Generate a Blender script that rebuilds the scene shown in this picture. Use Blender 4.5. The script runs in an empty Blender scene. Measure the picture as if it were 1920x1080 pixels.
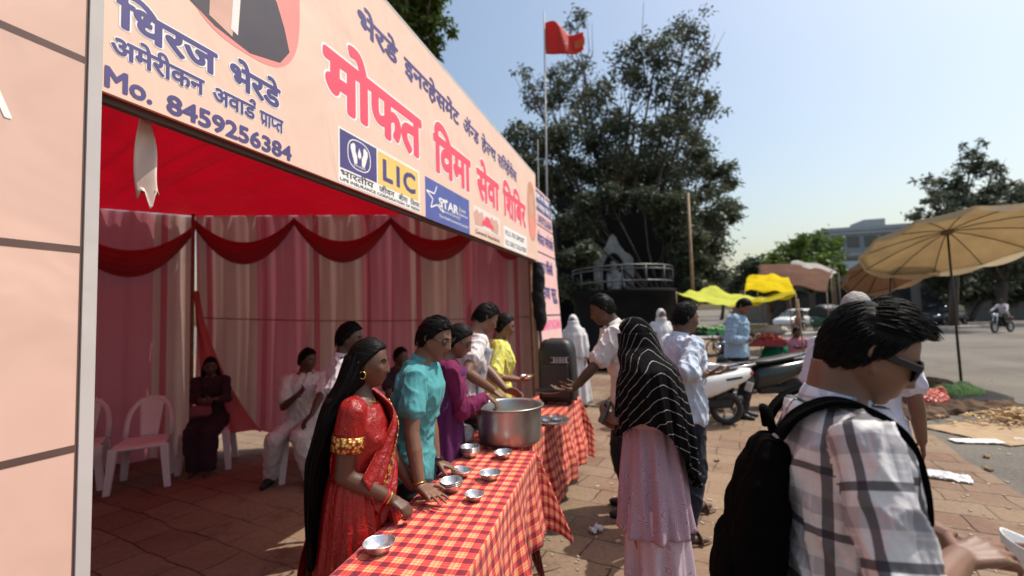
import bpy, math, random
import numpy as np
from mathutils import Vector, Matrix, noise as mnoise

random.seed(7)
SC = bpy.context.scene
COL = SC.collection
PI = math.pi
R = math.radians

# ------------------------------------------------------------------ camera, sky, sun, exposure
EYE = 1.62
PITCH, ROLL, FPX = R(3.5), R(-1.8), 850.0
cam_data = bpy.data.cameras.new('camera')
cam = bpy.data.objects.new('camera', cam_data)
COL.objects.link(cam)
cam.location = (0, 0, EYE)
cam.rotation_euler = (Matrix.Rotation(R(90) + PITCH, 4, 'X') @ Matrix.Rotation(ROLL, 4, 'Z')).to_euler()
cam_data.sensor_width = 36.0
cam_data.lens = 36.0 * FPX / 1920.0
cam_data.clip_start = 0.05
cam_data.clip_end = 3000
cam_data.dof.use_dof = True
cam_data.dof.focus_distance = 1.65
cam_data.dof.aperture_fstop = cam_data.lens * 1e-3 / 0.010
SC.camera = cam

SUN_AZ, SUN_EL = R(77), R(60)          # azimuth clockwise from +Y (away from the camera) towards +X
world = bpy.data.worlds.new('World')
SC.world = world
world.use_nodes = True
wn = world.node_tree
sky = wn.nodes.new('ShaderNodeTexSky')
sky.sky_type = 'NISHITA'
sky.sun_disc = False
sky.sun_elevation = SUN_EL
sky.sun_rotation = SUN_AZ
sky.air_density = 1.5
sky.dust_density = 3.2
sky.ozone_density = 0.6
bg = wn.nodes['Background']
wn.links.new(sky.outputs[0], bg.inputs[0])
bg.inputs[1].default_value = 0.15
sun_data = bpy.data.lights.new('sun', 'SUN')
sun_data.energy = 4.4
sun_data.angle = R(0.5)
sun_data.color = (1.0, 0.94, 0.84)
sun = bpy.data.objects.new('sun', sun_data)
COL.objects.link(sun)
sd = Vector((math.sin(SUN_AZ) * math.cos(SUN_EL), math.cos(SUN_AZ) * math.cos(SUN_EL), math.sin(SUN_EL)))
sun.rotation_euler = sd.to_track_quat('Z', 'Y').to_euler()
sun.location = sd * 60
SC.view_settings.view_transform = 'Standard'
SC.view_settings.look = 'None'
SC.view_settings.exposure = 0.07
SC.view_settings.gamma = 1.0
SC.cycles.max_bounces = 6
SC.cycles.diffuse_bounces = 3
SC.cycles.glossy_bounces = 3
SC.cycles.transmission_bounces = 4
SC.cycles.transparent_max_bounces = 6
SC.cycles.use_denoising = True

# ------------------------------------------------------------------ measuring helpers (photo pixel + distance -> real point)
_R0 = Vector((1, 0, 0)); _U0 = Vector((0, -math.sin(PITCH), math.cos(PITCH))); _F = Vector((0, math.cos(PITCH), math.sin(PITCH)))
_R = _R0 * math.cos(ROLL) + _U0 * math.sin(ROLL)
_U = _U0 * math.cos(ROLL) - _R0 * math.sin(ROLL)
def ray(px, py): return _F * FPX + _R * (px - 960) - _U * (py - 540)
def at(px, py, d):
    v = ray(px, py); return Vector((0, 0, EYE)) + v * (d / v.y)
def gr(px, py, z=0.0):
    v = ray(px, py); return Vector((0, 0, EYE)) + v * ((z - EYE) / v.z)
BA = Vector((-1.27, 1.345)); BD = Vector((.320, .947)).normalized(); BN = Vector((BD.y, -BD.x))   # the line of the tent front
def bpt(s, z, off=0.0):
    p = BA + BD * s + BN * off; return Vector((p.x, p.y, z))

# ------------------------------------------------------------------ object helpers
def setp(o, label=None, cat=None, group=None, kind=None):
    if label: o['label'] = label
    if cat: o['category'] = cat
    if group: o['group'] = group
    if kind: o['kind'] = kind
    return o
def thing(name, label, cat, loc=(0, 0, 0), rotz=0.0, group=None):
    o = bpy.data.objects.new(name, None); COL.objects.link(o)
    o.empty_display_size = .1
    o.location = loc; o.rotation_euler = (0, 0, rotz)
    return setp(o, label, cat, group)
def dup(o, loc=None, rotz=None, label=None, parent=None):
    c = o.copy(); COL.objects.link(c)
    if parent is not None: c.parent = parent
    if loc is not None: c.location = loc
    if rotz is not None: c.rotation_euler = (0, 0, rotz)
    if label: c['label'] = label
    for ch in [x for x in COL.objects if x.parent == o]:
        dup(ch, parent=c)
    return c

class MB:
    """collects vertices and faces of ONE mesh"""
    def __init__(s): s.v = []; s.f = []; s.uv = []; s.mi = []; s.m = 0; s.sm = []; s.flat = False
    def add(s, vs, fs, uvs=None):
        b = len(s.v); s.v += [tuple(p) for p in vs]
        for k, fc in enumerate(fs):
            s.f.append(tuple(b + i for i in fc)); s.mi.append(s.m); s.sm.append(not s.flat)
            s.uv.append(uvs[k] if uvs else None)
        return b
    def box(s, c, size, M=None, bev=0.0):
        x, y, z = [q / 2 for q in size]; c = Vector(c)
        b = min(bev, x * .9, y * .9, z * .9)
        fl = s.flat; s.flat = True
        if b <= 0:
            vs = [Vector((i * x, j * y, k * z)) for i in (-1, 1) for j in (-1, 1) for k in (-1, 1)]
            fs = [(0, 1, 3, 2), (4, 6, 7, 5), (0, 4, 5, 1), (2, 3, 7, 6), (0, 2, 6, 4), (1, 5, 7, 3)]
        else:
            vs = []; idx = {}
            for i in (-1, 1):
                for j in (-1, 1):
                    for k in (-1, 1):
                        idx[i, j, k, 0] = len(vs); vs.append(Vector((i * x, j * (y - b), k * (z - b))))
                        idx[i, j, k, 1] = len(vs); vs.append(Vector((i * (x - b), j * y, k * (z - b))))
                        idx[i, j, k, 2] = len(vs); vs.append(Vector((i * (x - b), j * (y - b), k * z)))
            I = lambda i, j, k, a: idx[i, j, k, a]
            fs = []
            for q in (-1, 1):
                fs.append((I(q, -1, -1, 0), I(q, 1, -1, 0), I(q, 1, 1, 0), I(q, -1, 1, 0)))
                fs.append((I(-1, q, -1, 1), I(1, q, -1, 1), I(1, q, 1, 1), I(-1, q, 1, 1)))
                fs.append((I(-1, -1, q, 2), I(1, -1, q, 2), I(1, 1, q, 2), I(-1, 1, q, 2)))
            for i in (-1, 1):
                for j in (-1, 1):
                    fs.append((I(i, j, -1, 0), I(i, j, -1, 1), I(i, j, 1, 1), I(i, j, 1, 0)))
                    fs.append((I(i, -1, j, 0), I(i, -1, j, 2), I(i, 1, j, 2), I(i, 1, j, 0)))
                    fs.append((I(-1, i, j, 1), I(-1, i, j, 2), I(1, i, j, 2), I(1, i, j, 1)))
                    for k in (-1, 1): fs.append((I(i, j, k, 0), I(i, j, k, 1), I(i, j, k, 2)))
        vs = [(M @ p if M is not None else p) + c for p in vs]
        s.add(vs, fs); s.flat = fl; return s
    def rings(s, rs, cap=True, closed=True, uvs=None):
        n = len(rs[0]); b = len(s.v)
        for r in rs: s.v += [tuple(p) for p in r]
        m = n if closed else n - 1
        for i in range(len(rs) - 1):
            for j in range(m):
                a = b + i * n + j; a2 = b + i * n + (j + 1) % n
                s.f.append((a, a2, a2 + n, a + n)); s.mi.append(s.m); s.sm.append(not s.flat)
                if uvs:
                    u = uvs[i]; w = uvs[i + 1]
                    s.uv.append(((u[j]), (u[j + 1]), (w[j + 1]), (w[j])))
                else: s.uv.append(None)
        if cap and closed:
            s.f.append(tuple(b + j for j in reversed(range(n)))); s.f.append(tuple(b + (len(rs) - 1) * n + j for j in range(n)))
            s.mi += [s.m, s.m]; s.sm += [False, False]; s.uv += [None, None]
        return s
    def tube(s, pts, rad, n=8, cap=True, flat=1.0, up=None):
        pts = [Vector(p) for p in pts]
        if not hasattr(rad, '__len__'): rad = [rad] * len(pts)
        rs = []; prev = None
        for i, p in enumerate(pts):
            t = (pts[min(i + 1, len(pts) - 1)] - pts[max(i - 1, 0)])
            if t.length < 1e-9: t = Vector((0, 0, 1))
            t.normalize()
            if prev is None:
                a = Vector(up) if up is not None else (Vector((0, 0, 1)) if abs(t.z) < .9 else Vector((1, 0, 0)))
            else: a = prev
            x = a - t * a.dot(t)
            if x.length < 1e-6: x = t.orthogonal()
            x.normalize(); prev = x; y = t.cross(x)
            rs.append([p + (x * math.cos(2 * PI * j / n) * flat + y * math.sin(2 * PI * j / n)) * rad[i] for j in range(n)])
        return s.rings(rs, cap)
    def capsule(s, a, b, ra, rb, n=12, flat=1.0, up=None, seg=3):
        a = Vector(a); b = Vector(b); d = (b - a)
        if d.length < 1e-6: d = Vector((0, 0, 1e-4)); b = a + d
        t = d.normalized(); P = []; Q = []
        for k in range(seg, 0, -1):
            an = k / seg * PI / 2 * .98; P.append(a - t * ra * math.sin(an)); Q.append(ra * math.cos(an))
        P += [a, b]; Q += [ra, rb]
        for k in range(1, seg + 1):
            an = k / seg * PI / 2 * .98; P.append(b + t * rb * math.sin(an)); Q.append(rb * math.cos(an))
        u = up if up is not None else (Vector((0, 0, 1)) if abs(t.z) < .9 else Vector((1, 0, 0)))
        return s.tube(P, Q, n, True, flat, u)
    def ball(s, c, r, M=None, nu=16, nv=10):
        c = Vector(c); r = Vector(r) if hasattr(r, '__len__') else Vector((r, r, r)); rs = []
        for i in range(nv + 1):
            a = -PI / 2 + PI * (i + .02) / (nv + .04)
            ring = []
            for j in range(nu):
                q = Vector((math.cos(a) * math.cos(2 * PI * j / nu) * r.x, math.cos(a) * math.sin(2 * PI * j / nu) * r.y, math.sin(a) * r.z))
                ring.append((M @ q if M is not None else q) + c)
            rs.append(ring)
        return s.rings(rs)
    def lathe(s, prof, c=(0, 0, 0), n=24, M=None):
        c = Vector(c); rs = []
        for r, z in prof:
            ring = []
            for j in range(n):
                q = Vector((math.cos(2 * PI * j / n) * r, math.sin(2 * PI * j / n) * r, z))
                ring.append((M @ q if M is not None else q) + c)
            rs.append(ring)
        return s.rings(rs, cap=False)
    def grid(s, fn, nu, nv, uv=None):
        b = len(s.v)
        for i in range(nu + 1):
            for j in range(nv + 1): s.v.append(tuple(fn(i / nu, j / nv)))
        for i in range(nu):
            for j in range(nv):
                a = b + i * (nv + 1) + j
                s.f.append((a, a + nv + 1, a + nv + 2, a + 1)); s.mi.append(s.m); s.sm.append(not s.flat)
                if uv:
                    s.uv.append((uv(i / nu, j / nv), uv((i + 1) / nu, j / nv), uv((i + 1) / nu, (j + 1) / nv), uv(i / nu, (j + 1) / nv)))
                else: s.uv.append(None)
        return s
    def mesh(s, name):
        me = bpy.data.meshes.new(name)
        me.from_pydata(s.v, [], s.f)
        me.polygons.foreach_set('use_smooth', s.sm)
        me.polygons.foreach_set('material_index', s.mi)
        if any(u is not None for u in s.uv):
            l = me.uv_layers.new(name='UVMap'); k = 0; arr = []
            for fc, u in zip(s.f, s.uv):
                for q in range(len(fc)): arr += list(u[q]) if u else [0, 0]
            l.data.foreach_set('uv', arr)
        me.update(); return me
    def build(s, name, mats, parent=None, loc=None, rotz=0.0):
        me = s.mesh(name)
        return link(name, me, mats, parent, loc, rotz)
def link(name, me, mats, parent=None, loc=None, rotz=0.0):
    ix = np.empty(len(me.polygons), np.int32); me.polygons.foreach_get('material_index', ix); me.materials.clear()
    for m in (mats if isinstance(mats, (list, tuple)) else [mats]): me.materials.append(m)
    me.polygons.foreach_set('material_index', ix)
    o = bpy.data.objects.new(name, me); COL.objects.link(o)
    if parent is not None: o.parent = parent
    if loc is not None: o.location = loc; o.rotation_euler = (0, 0, rotz)
    return o
_clouds = {}
def clouds(size, depth=2):
    k = (size, depth)
    if k not in _clouds:
        t = bpy.data.textures.new('wrinkle', 'CLOUDS'); t.noise_scale = size; t.noise_depth = depth; _clouds[k] = t
    return _clouds[k]
def evaluate(me, mods):
    """mesh + list of (type, settings) -> a new mesh with them applied"""
    o = bpy.data.objects.new('temporary', me); COL.objects.link(o)
    for t, st in mods:
        m = o.modifiers.new(t, t)
        for k, v in st.items(): setattr(m, k, v)
    dg = bpy.context.evaluated_depsgraph_get()
    out = bpy.data.meshes.new_from_object(o.evaluated_get(dg))
    bpy.data.objects.remove(o)
    return out
def fuse(mb, voxel, smooth=2, disp=None):
    me = mb.mesh('fused')
    mods = [('REMESH', dict(mode='VOXEL', voxel_size=voxel, use_smooth_shade=True))]
    if smooth: mods.append(('SMOOTH', dict(factor=.5, iterations=smooth)))
    for size, st in (disp or []):
        mods.append(('DISPLACE', dict(texture=clouds(size), strength=st, mid_level=.5, texture_coords='LOCAL')))
    out = evaluate(me, mods); bpy.data.meshes.remove(me)
    out.polygons.foreach_set('use_smooth', [True] * len(out.polygons))
    return out
def fold(me, A=.009, s=(8, 8, 3.6), seed=0.0, fine=.35):
    """soft creases: ridges that wander over the cloth"""
    V = coords(me); N = np.empty(len(V) * 3); me.vertices.foreach_get('normal', N); N = N.reshape(-1, 3); D = np.empty(len(V)); nz = mnoise.noise
    for i, (x, y, z) in enumerate(V):
        w = nz((x * 3 + seed, y * 3, z * 3)) * 1.6
        a = max(0, 1 - abs(nz((x * s[0] * 1.3 + w, y * s[1] * 1.3 + seed, z * s[2] * 1.3 + w))) * 2.6)
        b = max(0, 1 - abs(nz((x * s[0] * 2.4 - w, y * s[1] * 2.4, z * s[2] * 3.4 + w + seed))) * 2.6)
        D[i] = A * 1.25 * (a * a + fine * 1.3 * b * b) - A * .42
    V += N * D[:, None]; me.vertices.foreach_set('co', V.ravel()); me.update(); return me
def coords(me):
    a = np.empty(len(me.vertices) * 3); me.vertices.foreach_get('co', a); return a.reshape(-1, 3)

# ------------------------------------------------------------------ materials
class NT:
    def __init__(s, name):
        s.mat = bpy.data.materials.new(name); s.mat.use_nodes = True; s.t = s.mat.node_tree
        s.b = s.t.nodes['Principled BSDF']; s.out = s.t.nodes['Material Output']
    def n(s, typ, **kw):
        x = s.t.nodes.new('ShaderNode' + typ)
        for k, v in kw.items():
            if k.startswith('i_'): x.inputs[k[2:].replace('_', ' ')].default_value = v
            elif k.startswith('x'): x.inputs[int(k[1:])].default_value = v
            else: setattr(x, k, v)
        return x
    def l(s, a, b): s.t.links.new(a, b)
    def math(s, op, a, b=None, c=None):
        x = s.n('Math', operation=op)
        for i, q in enumerate((a, b, c)):
            if q is None: continue
            if isinstance(q, (int, float)): x.inputs[i].default_value = q
            else: s.l(q, x.inputs[i])
        return x.outputs[0]
    def mix(s, fac, a, b, mode='MIX'):
        x = s.n('Mix', data_type='RGBA', blend_type=mode)
        for q, i in ((fac, 0), (a, 6), (b, 7)):
            if isinstance(q, (int, float)): x.inputs[i].default_value = q
            elif isinstance(q, (tuple, list)): x.inputs[i].default_value = (*q[:3], 1)
            else: s.l(q, x.inputs[i])
        return x.outputs[2]
    def noise(s, scale, detail=3, vec=None, rough=.55, dist=0.0):
        x = s.n('TexNoise'); x.inputs['Scale'].default_value = scale; x.inputs['Detail'].default_value = detail
        x.inputs['Roughness'].default_value = rough; x.inputs['Distortion'].default_value = dist
        if vec is not None: s.l(vec, x.inputs['Vector'])
        return x.outputs['Fac']
    def co(s, which='Object', scale=None, rot=None):
        x = s.n('TexCoord').outputs[which]
        if scale or rot:
            m = s.n('Mapping')
            if scale: m.inputs['Scale'].default_value = scale
            if rot: m.inputs['Rotation'].default_value = rot
            s.l(x, m.inputs['Vector']); x = m.outputs[0]
        return x
    def ramp(s, fac, stops):
        x = s.n('ValToRGB'); e = x.color_ramp.elements
        while len(e) < len(stops): e.new(.5)
        for i, (p, c) in enumerate(stops):
            e[i].position = p; e[i].color = (*c, 1) if len(c) == 3 else c
        s.l(fac, x.inputs[0]); return x.outputs[0]
    def bump(s, h, strength=.3, dist=.01):
        x = s.n('Bump'); x.inputs['Strength'].default_value = strength; x.inputs['Distance'].default_value = dist
        s.l(h, x.inputs['Height']); s.l(x.outputs[0], s.b.inputs['Normal']); return x
    def base(s, c):
        if isinstance(c, (tuple, list)): s.b.inputs['Base Color'].default_value = (*c[:3], 1)
        else: s.l(c, s.b.inputs['Base Color'])
    def set(s, **kw):
        for k, v in kw.items(): s.b.inputs[k.replace('_', ' ')].default_value = v
        return s
def plain(name, c, rough=.5, metal=0.0, var=.12, scale=6.0, bump=0.0, bscale=40.0, spec=.5, **kw):
    t = NT(name); co = t.co()
    n = t.noise(scale, 4, co)
    lo = tuple(q * (1 - var) for q in c); hi = tuple(min(1, q * (1 + var)) for q in c)
    t.base(t.ramp(n, [(.3, lo), (.7, hi)]))
    t.set(Roughness=rough, Metallic=metal, Specular_IOR_Level=spec, **kw)
    if bump: t.bump(t.noise(bscale, 3, co), bump, .01)
    return t.mat
def cloth(name, c, rough=.85, var=.08, wr=.5, wscale=9.0, trans=0.0, sheen=.04, weave=True, spec=.2):
    t = NT(name); co = t.co(); 
    n = t.noise(3.0, 4, co)
    col = t.ramp(n, [(.3, tuple(q * (1 - var) for q in c)), (.7, tuple(min(1, q * (1 + var)) for q in c))])
    t.base(col)
    t.set(Roughness=rough, Sheen_Weight=sheen, Specular_IOR_Level=spec)
    st = t.co('Object', (1, 1, .45))
    h = t.math('MULTIPLY', t.noise(wscale, 3, st, .5, .8), 1.0)
    if weave:
        h = t.math('ADD', h, t.math('MULTIPLY', t.noise(260, 1, co), .03))
    t.bump(h, wr, .03)
    if trans: translucent(t, col, trans)
    return t.mat
def translucent(t, col, fac):
    tr = t.n('BsdfTranslucent')
    if isinstance(col, (tuple, list)): tr.inputs[0].default_value = (*col[:3], 1)
    else: t.l(col, tr.inputs[0])
    mx = t.n('MixShader'); mx.inputs[0].default_value = fac
    t.l(t.b.outputs[0], mx.inputs[1]); t.l(tr.outputs[0], mx.inputs[2]); t.l(mx.outputs[0], t.out.inputs[0])

M = {}
M['white_plastic'] = plain('white_plastic', (.72, .70, .70), .42, var=.05, bump=.05)
M['chrome'] = plain('chrome', (.75, .75, .75), .18, 1.0, var=.05)
M['steel'] = plain('steel', (.55, .55, .55), .35, 1.0, var=.08)
M['black_plastic'] = plain('black_plastic', (.010, .010, .011), .5, var=.2, bump=.1, bscale=200)
M['black_gloss'] = plain('black_gloss', (.012, .012, .013), .18, var=.1)
M['rubber'] = plain('rubber', (.022, .021, .02), .8, var=.25, bump=.2)
M['dark_metal'] = plain('dark_metal', (.06, .06, .06), .45, .8, var=.2)
M['bamboo'] = plain('bamboo', (.22, .13, .06), .6, var=.3, scale=12)
M['wood'] = plain('wood', (.17, .10, .055), .65, var=.3, scale=14, bump=.3)
M['red_lamp'] = plain('red_lamp', (.45, .02, .02), .2, var=.05)
M['glass_dark'] = plain('glass_dark', (.03, .035, .04), .06, var=.05, spec=.8)
M['lens'] = plain('lens', (.006, .006, .007), .05, var=.02, spec=.8)
# ------------------------------------------------------------------ ground, pavement, road furniture
def ground_mat():
    t = NT('asphalt'); co = t.co()
    n = t.noise(.28, 6, co, .68, .6); g = t.noise(55, 3, co, .7)
    c = t.ramp(n, [(.3, (.085, .075, .066)), (.5, (.155, .138, .117)), (.72, (.225, .20, .165))])
    c = t.mix(.35, c, t.ramp(g, [(.35, (.05, .045, .04)), (.7, (.27, .24, .21))]))
    t.base(c); t.set(Roughness=.9, Specular_IOR_Level=.2); t.bump(g, .5, .012)
    return t.mat
def paving_mat():
    t = NT('worn_paving'); co0 = t.co('Object')
    w = t.n('TexNoise'); w.inputs['Scale'].default_value = 2.3; w.inputs['Detail'].default_value = 2; t.l(co0, w.inputs['Vector'])
    v = t.n('VectorMath', operation='MULTIPLY_ADD'); t.l(w.outputs['Color'], v.inputs[0]); v.inputs[1].default_value = (.11, .11, 0); t.l(co0, v.inputs[2])
    m = t.n('Mapping'); m.inputs['Rotation'].default_value = (0, 0, R(28)); t.l(v.outputs[0], m.inputs['Vector'])
    b = t.n('TexBrick'); b.offset = .5; t.l(m.outputs[0], b.inputs['Vector'])
    b.inputs['Color1'].default_value = (.185, .112, .078, 1); b.inputs['Color2'].default_value = (.235, .17, .12, 1)
    b.inputs['Mortar'].default_value = (.05, .035, .03, 1); b.inputs['Scale'].default_value = 1.0
    b.inputs['Mortar Size'].default_value = .008; b.inputs['Mortar Smooth'].default_value = .35; b.inputs['Bias'].default_value = -.1
    b.inputs['Brick Width'].default_value = .44; b.inputs['Row Height'].default_value = .30
    dust = t.ramp(t.noise(.75, 5, co0, .6, .4), [(.42, (0, 0, 0)), (.62, (1, 1, 1))])
    c = t.mix(t.math('MULTIPLY', dust, .62), b.outputs['Color'], (.29, .212, .138))
    fine = t.noise(34, 4, co0, .65)
    c = t.mix(.5, c, t.ramp(fine, [(.3, (.55, .5, .46)), (.7, (1.2, 1.18, 1.15))]), 'MULTIPLY')
    st = t.ramp(t.noise(2.6, 6, co0, .7), [(.55, (1, 1, 1)), (.68, (.62, .56, .52))])
    c = t.mix(.8, c, st, 'MULTIPLY')
    t.base(c); t.set(Roughness=.85, Specular_IOR_Level=.25)
    h = t.math('ADD', t.math('MULTIPLY', b.outputs['Fac'], -1.0), t.math('MULTIPLY', fine, .25))
    t.bump(h, .5, .012)
    return t.mat
g = MB(); g.flat = True
g.add([(-600, -60, -.03), (900, -60, -.03), (900, 1500, -.03), (-600, 1500, -.03)], [(0, 1, 2, 3)])
setp(g.build('road', ground_mat()), kind='structure')
edge = lambda y: 5.263 + (y - 6.063) * .4915
rnd = random.Random(3)
line = [(edge(y) + rnd.uniform(-.05, .05), y) for y in np.arange(-2, 26, .45)]
pv = MB(); pv.flat = True
n = len(line); vs = [(x, y, 0) for x, y in line] + [(-40, 26, 0), (-40, -2, 0)]
lo = [(x, y, -.1) for x, y, _ in vs]
pv.add(vs + lo, [tuple(range(len(vs)))] + [(i, i + len(vs), i + 1 + len(vs), i + 1) for i in range(n - 1)])
setp(pv.build('pavement', paving_mat()), kind='structure')
# road markings and far median
M['kerb'] = plain('kerb_stone', (.42, .38, .33), .85, var=.25, scale=3)
md = MB()
for k in range(26):
    a = Vector((9 + k * 3.0, 24.5 + k * .55, 0)); 
    md.box((a.x + 1.45, a.y + .27, .06), (2.94, .45, .2), Matrix.Rotation(math.atan2(.55, 3.0), 4, 'Z'), .03)
setp(md.build('median_kerb', M['kerb']), kind='structure')

# ------------------------------------------------------------------ lettering
import bmesh
_gc = {}
def thicken(V, F, w):
    """bolder strokes: a small rounded capsule along every outline edge"""
    if w <= 0: return V, F
    cnt = {}
    for f in F:
        for a, b in zip(f, f[1:] + f[:1]): cnt[(min(a, b), max(a, b))] = cnt.get((min(a, b), max(a, b)), 0) + 1
    V = [tuple(v) for v in V]; F = list(F)
    for (a, b), c in cnt.items():
        if c != 1: continue
        p, q = Vector(V[a]), Vector(V[b]); d = q - p
        if d.length < 1e-6: continue
        an = math.atan2(d.y, d.x); k = len(V)
        for cen, a0 in ((q, -90), (p, 90)):
            for m in range(4): t_ = an + R(a0 + 60 * m); V.append((cen.x + w * math.cos(t_), cen.y + w * math.sin(t_)))
        F.append(tuple(range(k, k + 8)))
    return np.array(V), F
def glyph_raw(body):
    if body in _gc: return _gc[body]
    c = bpy.data.curves.new('letters', 'FONT'); c.body = body; c.resolution_u = 3; c.fill_mode = 'FRONT'
    o = bpy.data.objects.new('letters', c); COL.objects.link(o)
    me = bpy.data.meshes.new_from_object(o.evaluated_get(bpy.context.evaluated_depsgraph_get()))
    bpy.data.objects.remove(o); bpy.data.curves.remove(c)
    bm = bmesh.new(); bm.from_mesh(me); bmesh.ops.remove_doubles(bm, verts=bm.verts[:], dist=1e-5); bm.verts.index_update()
    V = np.array([(v.co.x, v.co.y) for v in bm.verts]) if len(bm.verts) else np.zeros((0, 2))
    _gc[body] = (V, [tuple(v.index for v in f.verts) for f in bm.faces]); bm.free(); bpy.data.meshes.remove(me)
    return _gc[body]
def glyphs(body, bold):
    V, F = glyph_raw(body); return thicken(V, F, bold)
def half(body, bold):
    V, F = glyph_raw(body)
    bm = bmesh.new(); vs = [bm.verts.new((x, y, 0)) for x, y in V]
    for f in F:
        try: bm.faces.new([vs[i] for i in f])
        except ValueError: pass
    cut = V[:, 0].max() - .215
    bmesh.ops.bisect_plane(bm, geom=bm.verts[:] + bm.edges[:] + bm.faces[:], plane_co=(cut, 0, 0), plane_no=(1, 0, 0), clear_outer=True)
    bm.verts.index_update()
    W = np.array([(v.co.x, v.co.y) for v in bm.verts]); F2 = [tuple(v.index for v in f.verts) for f in bm.faces]; bm.free()
    W, F2 = thicken(W, F2, bold); return W, F2, cut + .03
def compose(tokens, bold):
    """every polygon sits a hair above the one before, so no two lie in one plane"""
    if isinstance(tokens, str): tokens = [tokens]
    V = []; F = []; pen = 0.0; LW = glyph_raw('WW')[0][:, 0].max()
    def put(W, FF, dx):
        for f in FF:
            b = len(V); V.extend((W[i][0] + dx, W[i][1], len(F)) for i in f); F.append(tuple(range(b, b + len(f))))
    for tk in tokens:
        if isinstance(tk, tuple):
            if tk[0] == 'half':
                W, FF, cut = half(tk[1], bold); put(W, FF, pen); pen += cut
            elif tk[0] == 'gap': pen += tk[1]
            elif tk[0] == 'reph':
                w = .045 + bold; P = []
                for k in range(9):
                    a = R(-60 + k * 30); P.append((-.12 + .11 * math.cos(a), .78 + .10 * math.sin(a)))
                W = []
                for i, (x, y) in enumerate(P):
                    q = np.array(P[min(i + 1, 8)]) - np.array(P[max(i - 1, 0)]); q = q / np.linalg.norm(q)
                    W += [(x - q[1] * w, y + q[0] * w), (x + q[1] * w, y - q[0] * w)]
                put(W, [(2 * i, 2 * i + 1, 2 * i + 3, 2 * i + 2) for i in range(8)], pen)
            elif tk[0] == 'ra':
                w = .05 + bold
                put([(-.16, .26 + w), (-.16, .26 - w), (-.42, .04 - w), (-.42, .04 + w)], [(0, 1, 2, 3)], pen)
        else:
            ends = [0.0]
            for q in range(1, len(tk) + 1):
                V2, _ = glyph_raw(tk[:q] + 'WW'); ends.append(V2[:, 0].max() - LW)
            for q, chx in enumerate(tk):
                if chx == ' ': continue
                W, FF = glyphs(chx, bold)
                if len(W): put(W, FF, pen + ends[q])
            pen += ends[-1]
    return np.array(V), F
M['navy_ink'] = plain('navy_ink', (.07, .055, .20), .5, var=.1)
M['red_ink'] = plain('red_ink', (.80, .075, .13), .5, var=.06)
M['white_ink'] = plain('white_ink', (.85, .82, .80), .5, var=.04)
M['grey_ink'] = plain('grey_ink', (.10, .09, .10), .5, var=.1)
M['pink_ink'] = plain('pink_ink', (.85, .10, .32), .5, var=.06)
# lettering on the plane of the tent front: s0..s1 along it, baseline zb and headline/cap height zh
def letters(parent, tokens, s0, s1, zb, zh, mat, bold=.02, outline=0.0, cap=.64, shear=0.0, off=.0045, frame=None, name='lettering'):
    frame = frame or bpt
    V, F = compose(tokens, bold)
    x0, x1 = V[:, 0].min(), V[:, 0].max(); k = (zh - zb) / cap; sx = (s1 - s0) / (x1 - x0)
    inv = parent.matrix_world.inverted() if parent else Matrix()
    def mk(V, F, o, m, nm):
        b = MB(); b.flat = True
        b.add([inv @ frame(s0 + (x - x0) * sx, zb + y * k + shear * (s0 + (x - x0) * sx), o + lz * 6e-7) for x, y, lz in V], F)
        return b.build(nm, m, parent)
    mk(V, F, off * .4, mat, name)
    if outline:
        V2, F2 = compose(tokens, bold + outline); mk(V2, F2, off * .4 - .0009, M['white_ink'], name + '_outline')
def patch(parent, pts, mat, off, name, frame=None):
    """flat printed shape: pts are (s, z)"""
    frame = frame or bpt
    b = MB(); b.flat = True; b.add([frame(s, z, off * .4) for s, z in pts], [tuple(range(len(pts)))])
    return b.build(name, mat, parent)
def rectp(s0, z0, s1, z1): return [(s0, z0), (s1, z0), (s1, z1), (s0, z1)]
def ell(cs, cz, rs, rz, n=40, p=2.0, a0=0, a1=360):
    o = []
    for k in range(n):
        a = R(a0 + (a1 - a0) * k / (n if a1 - a0 == 360 else n - 1)); c, s_ = math.cos(a), math.sin(a)
        o.append((cs + rs * math.copysign(abs(c) ** (2 / p), c), cz + rz * math.copysign(abs(s_) ** (2 / p), s_)))
    return o

# ------------------------------------------------------------------ front banner
def flex(name, c, var=.03):
    t = NT(name); co = t.co()
    col = t.ramp(t.noise(1.6, 4, co), [(.3, tuple(q * (1 - var) for q in c)), (.7, tuple(min(1, q * (1 + var)) for q in c))])
    t.base(col); t.set(Roughness=.5, Specular_IOR_Level=.3)
    t.bump(t.noise(3.2, 3, t.co('Object', (1, 1, .5)), .5, .6), .4, .05)
    return t.mat
M['peach_flex'] = flex('peach_flex', (.80, .56, .45))
M['pink_flex'] = flex('pink_flex', (.66, .44, .36))
M['rose_flex'] = flex('rose_flex', (.80, .50, .48))
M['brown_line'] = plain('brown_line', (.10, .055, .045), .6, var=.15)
M['white_flex'] = flex('white_flex', (.50, .47, .455))
M['lic_yellow'] = plain('lemon_print', (.82, .56, .15), .5, var=.05)
M['star_blue'] = plain('blue_print', (.085, .11, .36), .5, var=.08)
bn = thing('shop_banner', 'long peach banner with large red and navy Hindi lettering across the tent front', 'banner')
b = MB()
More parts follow.
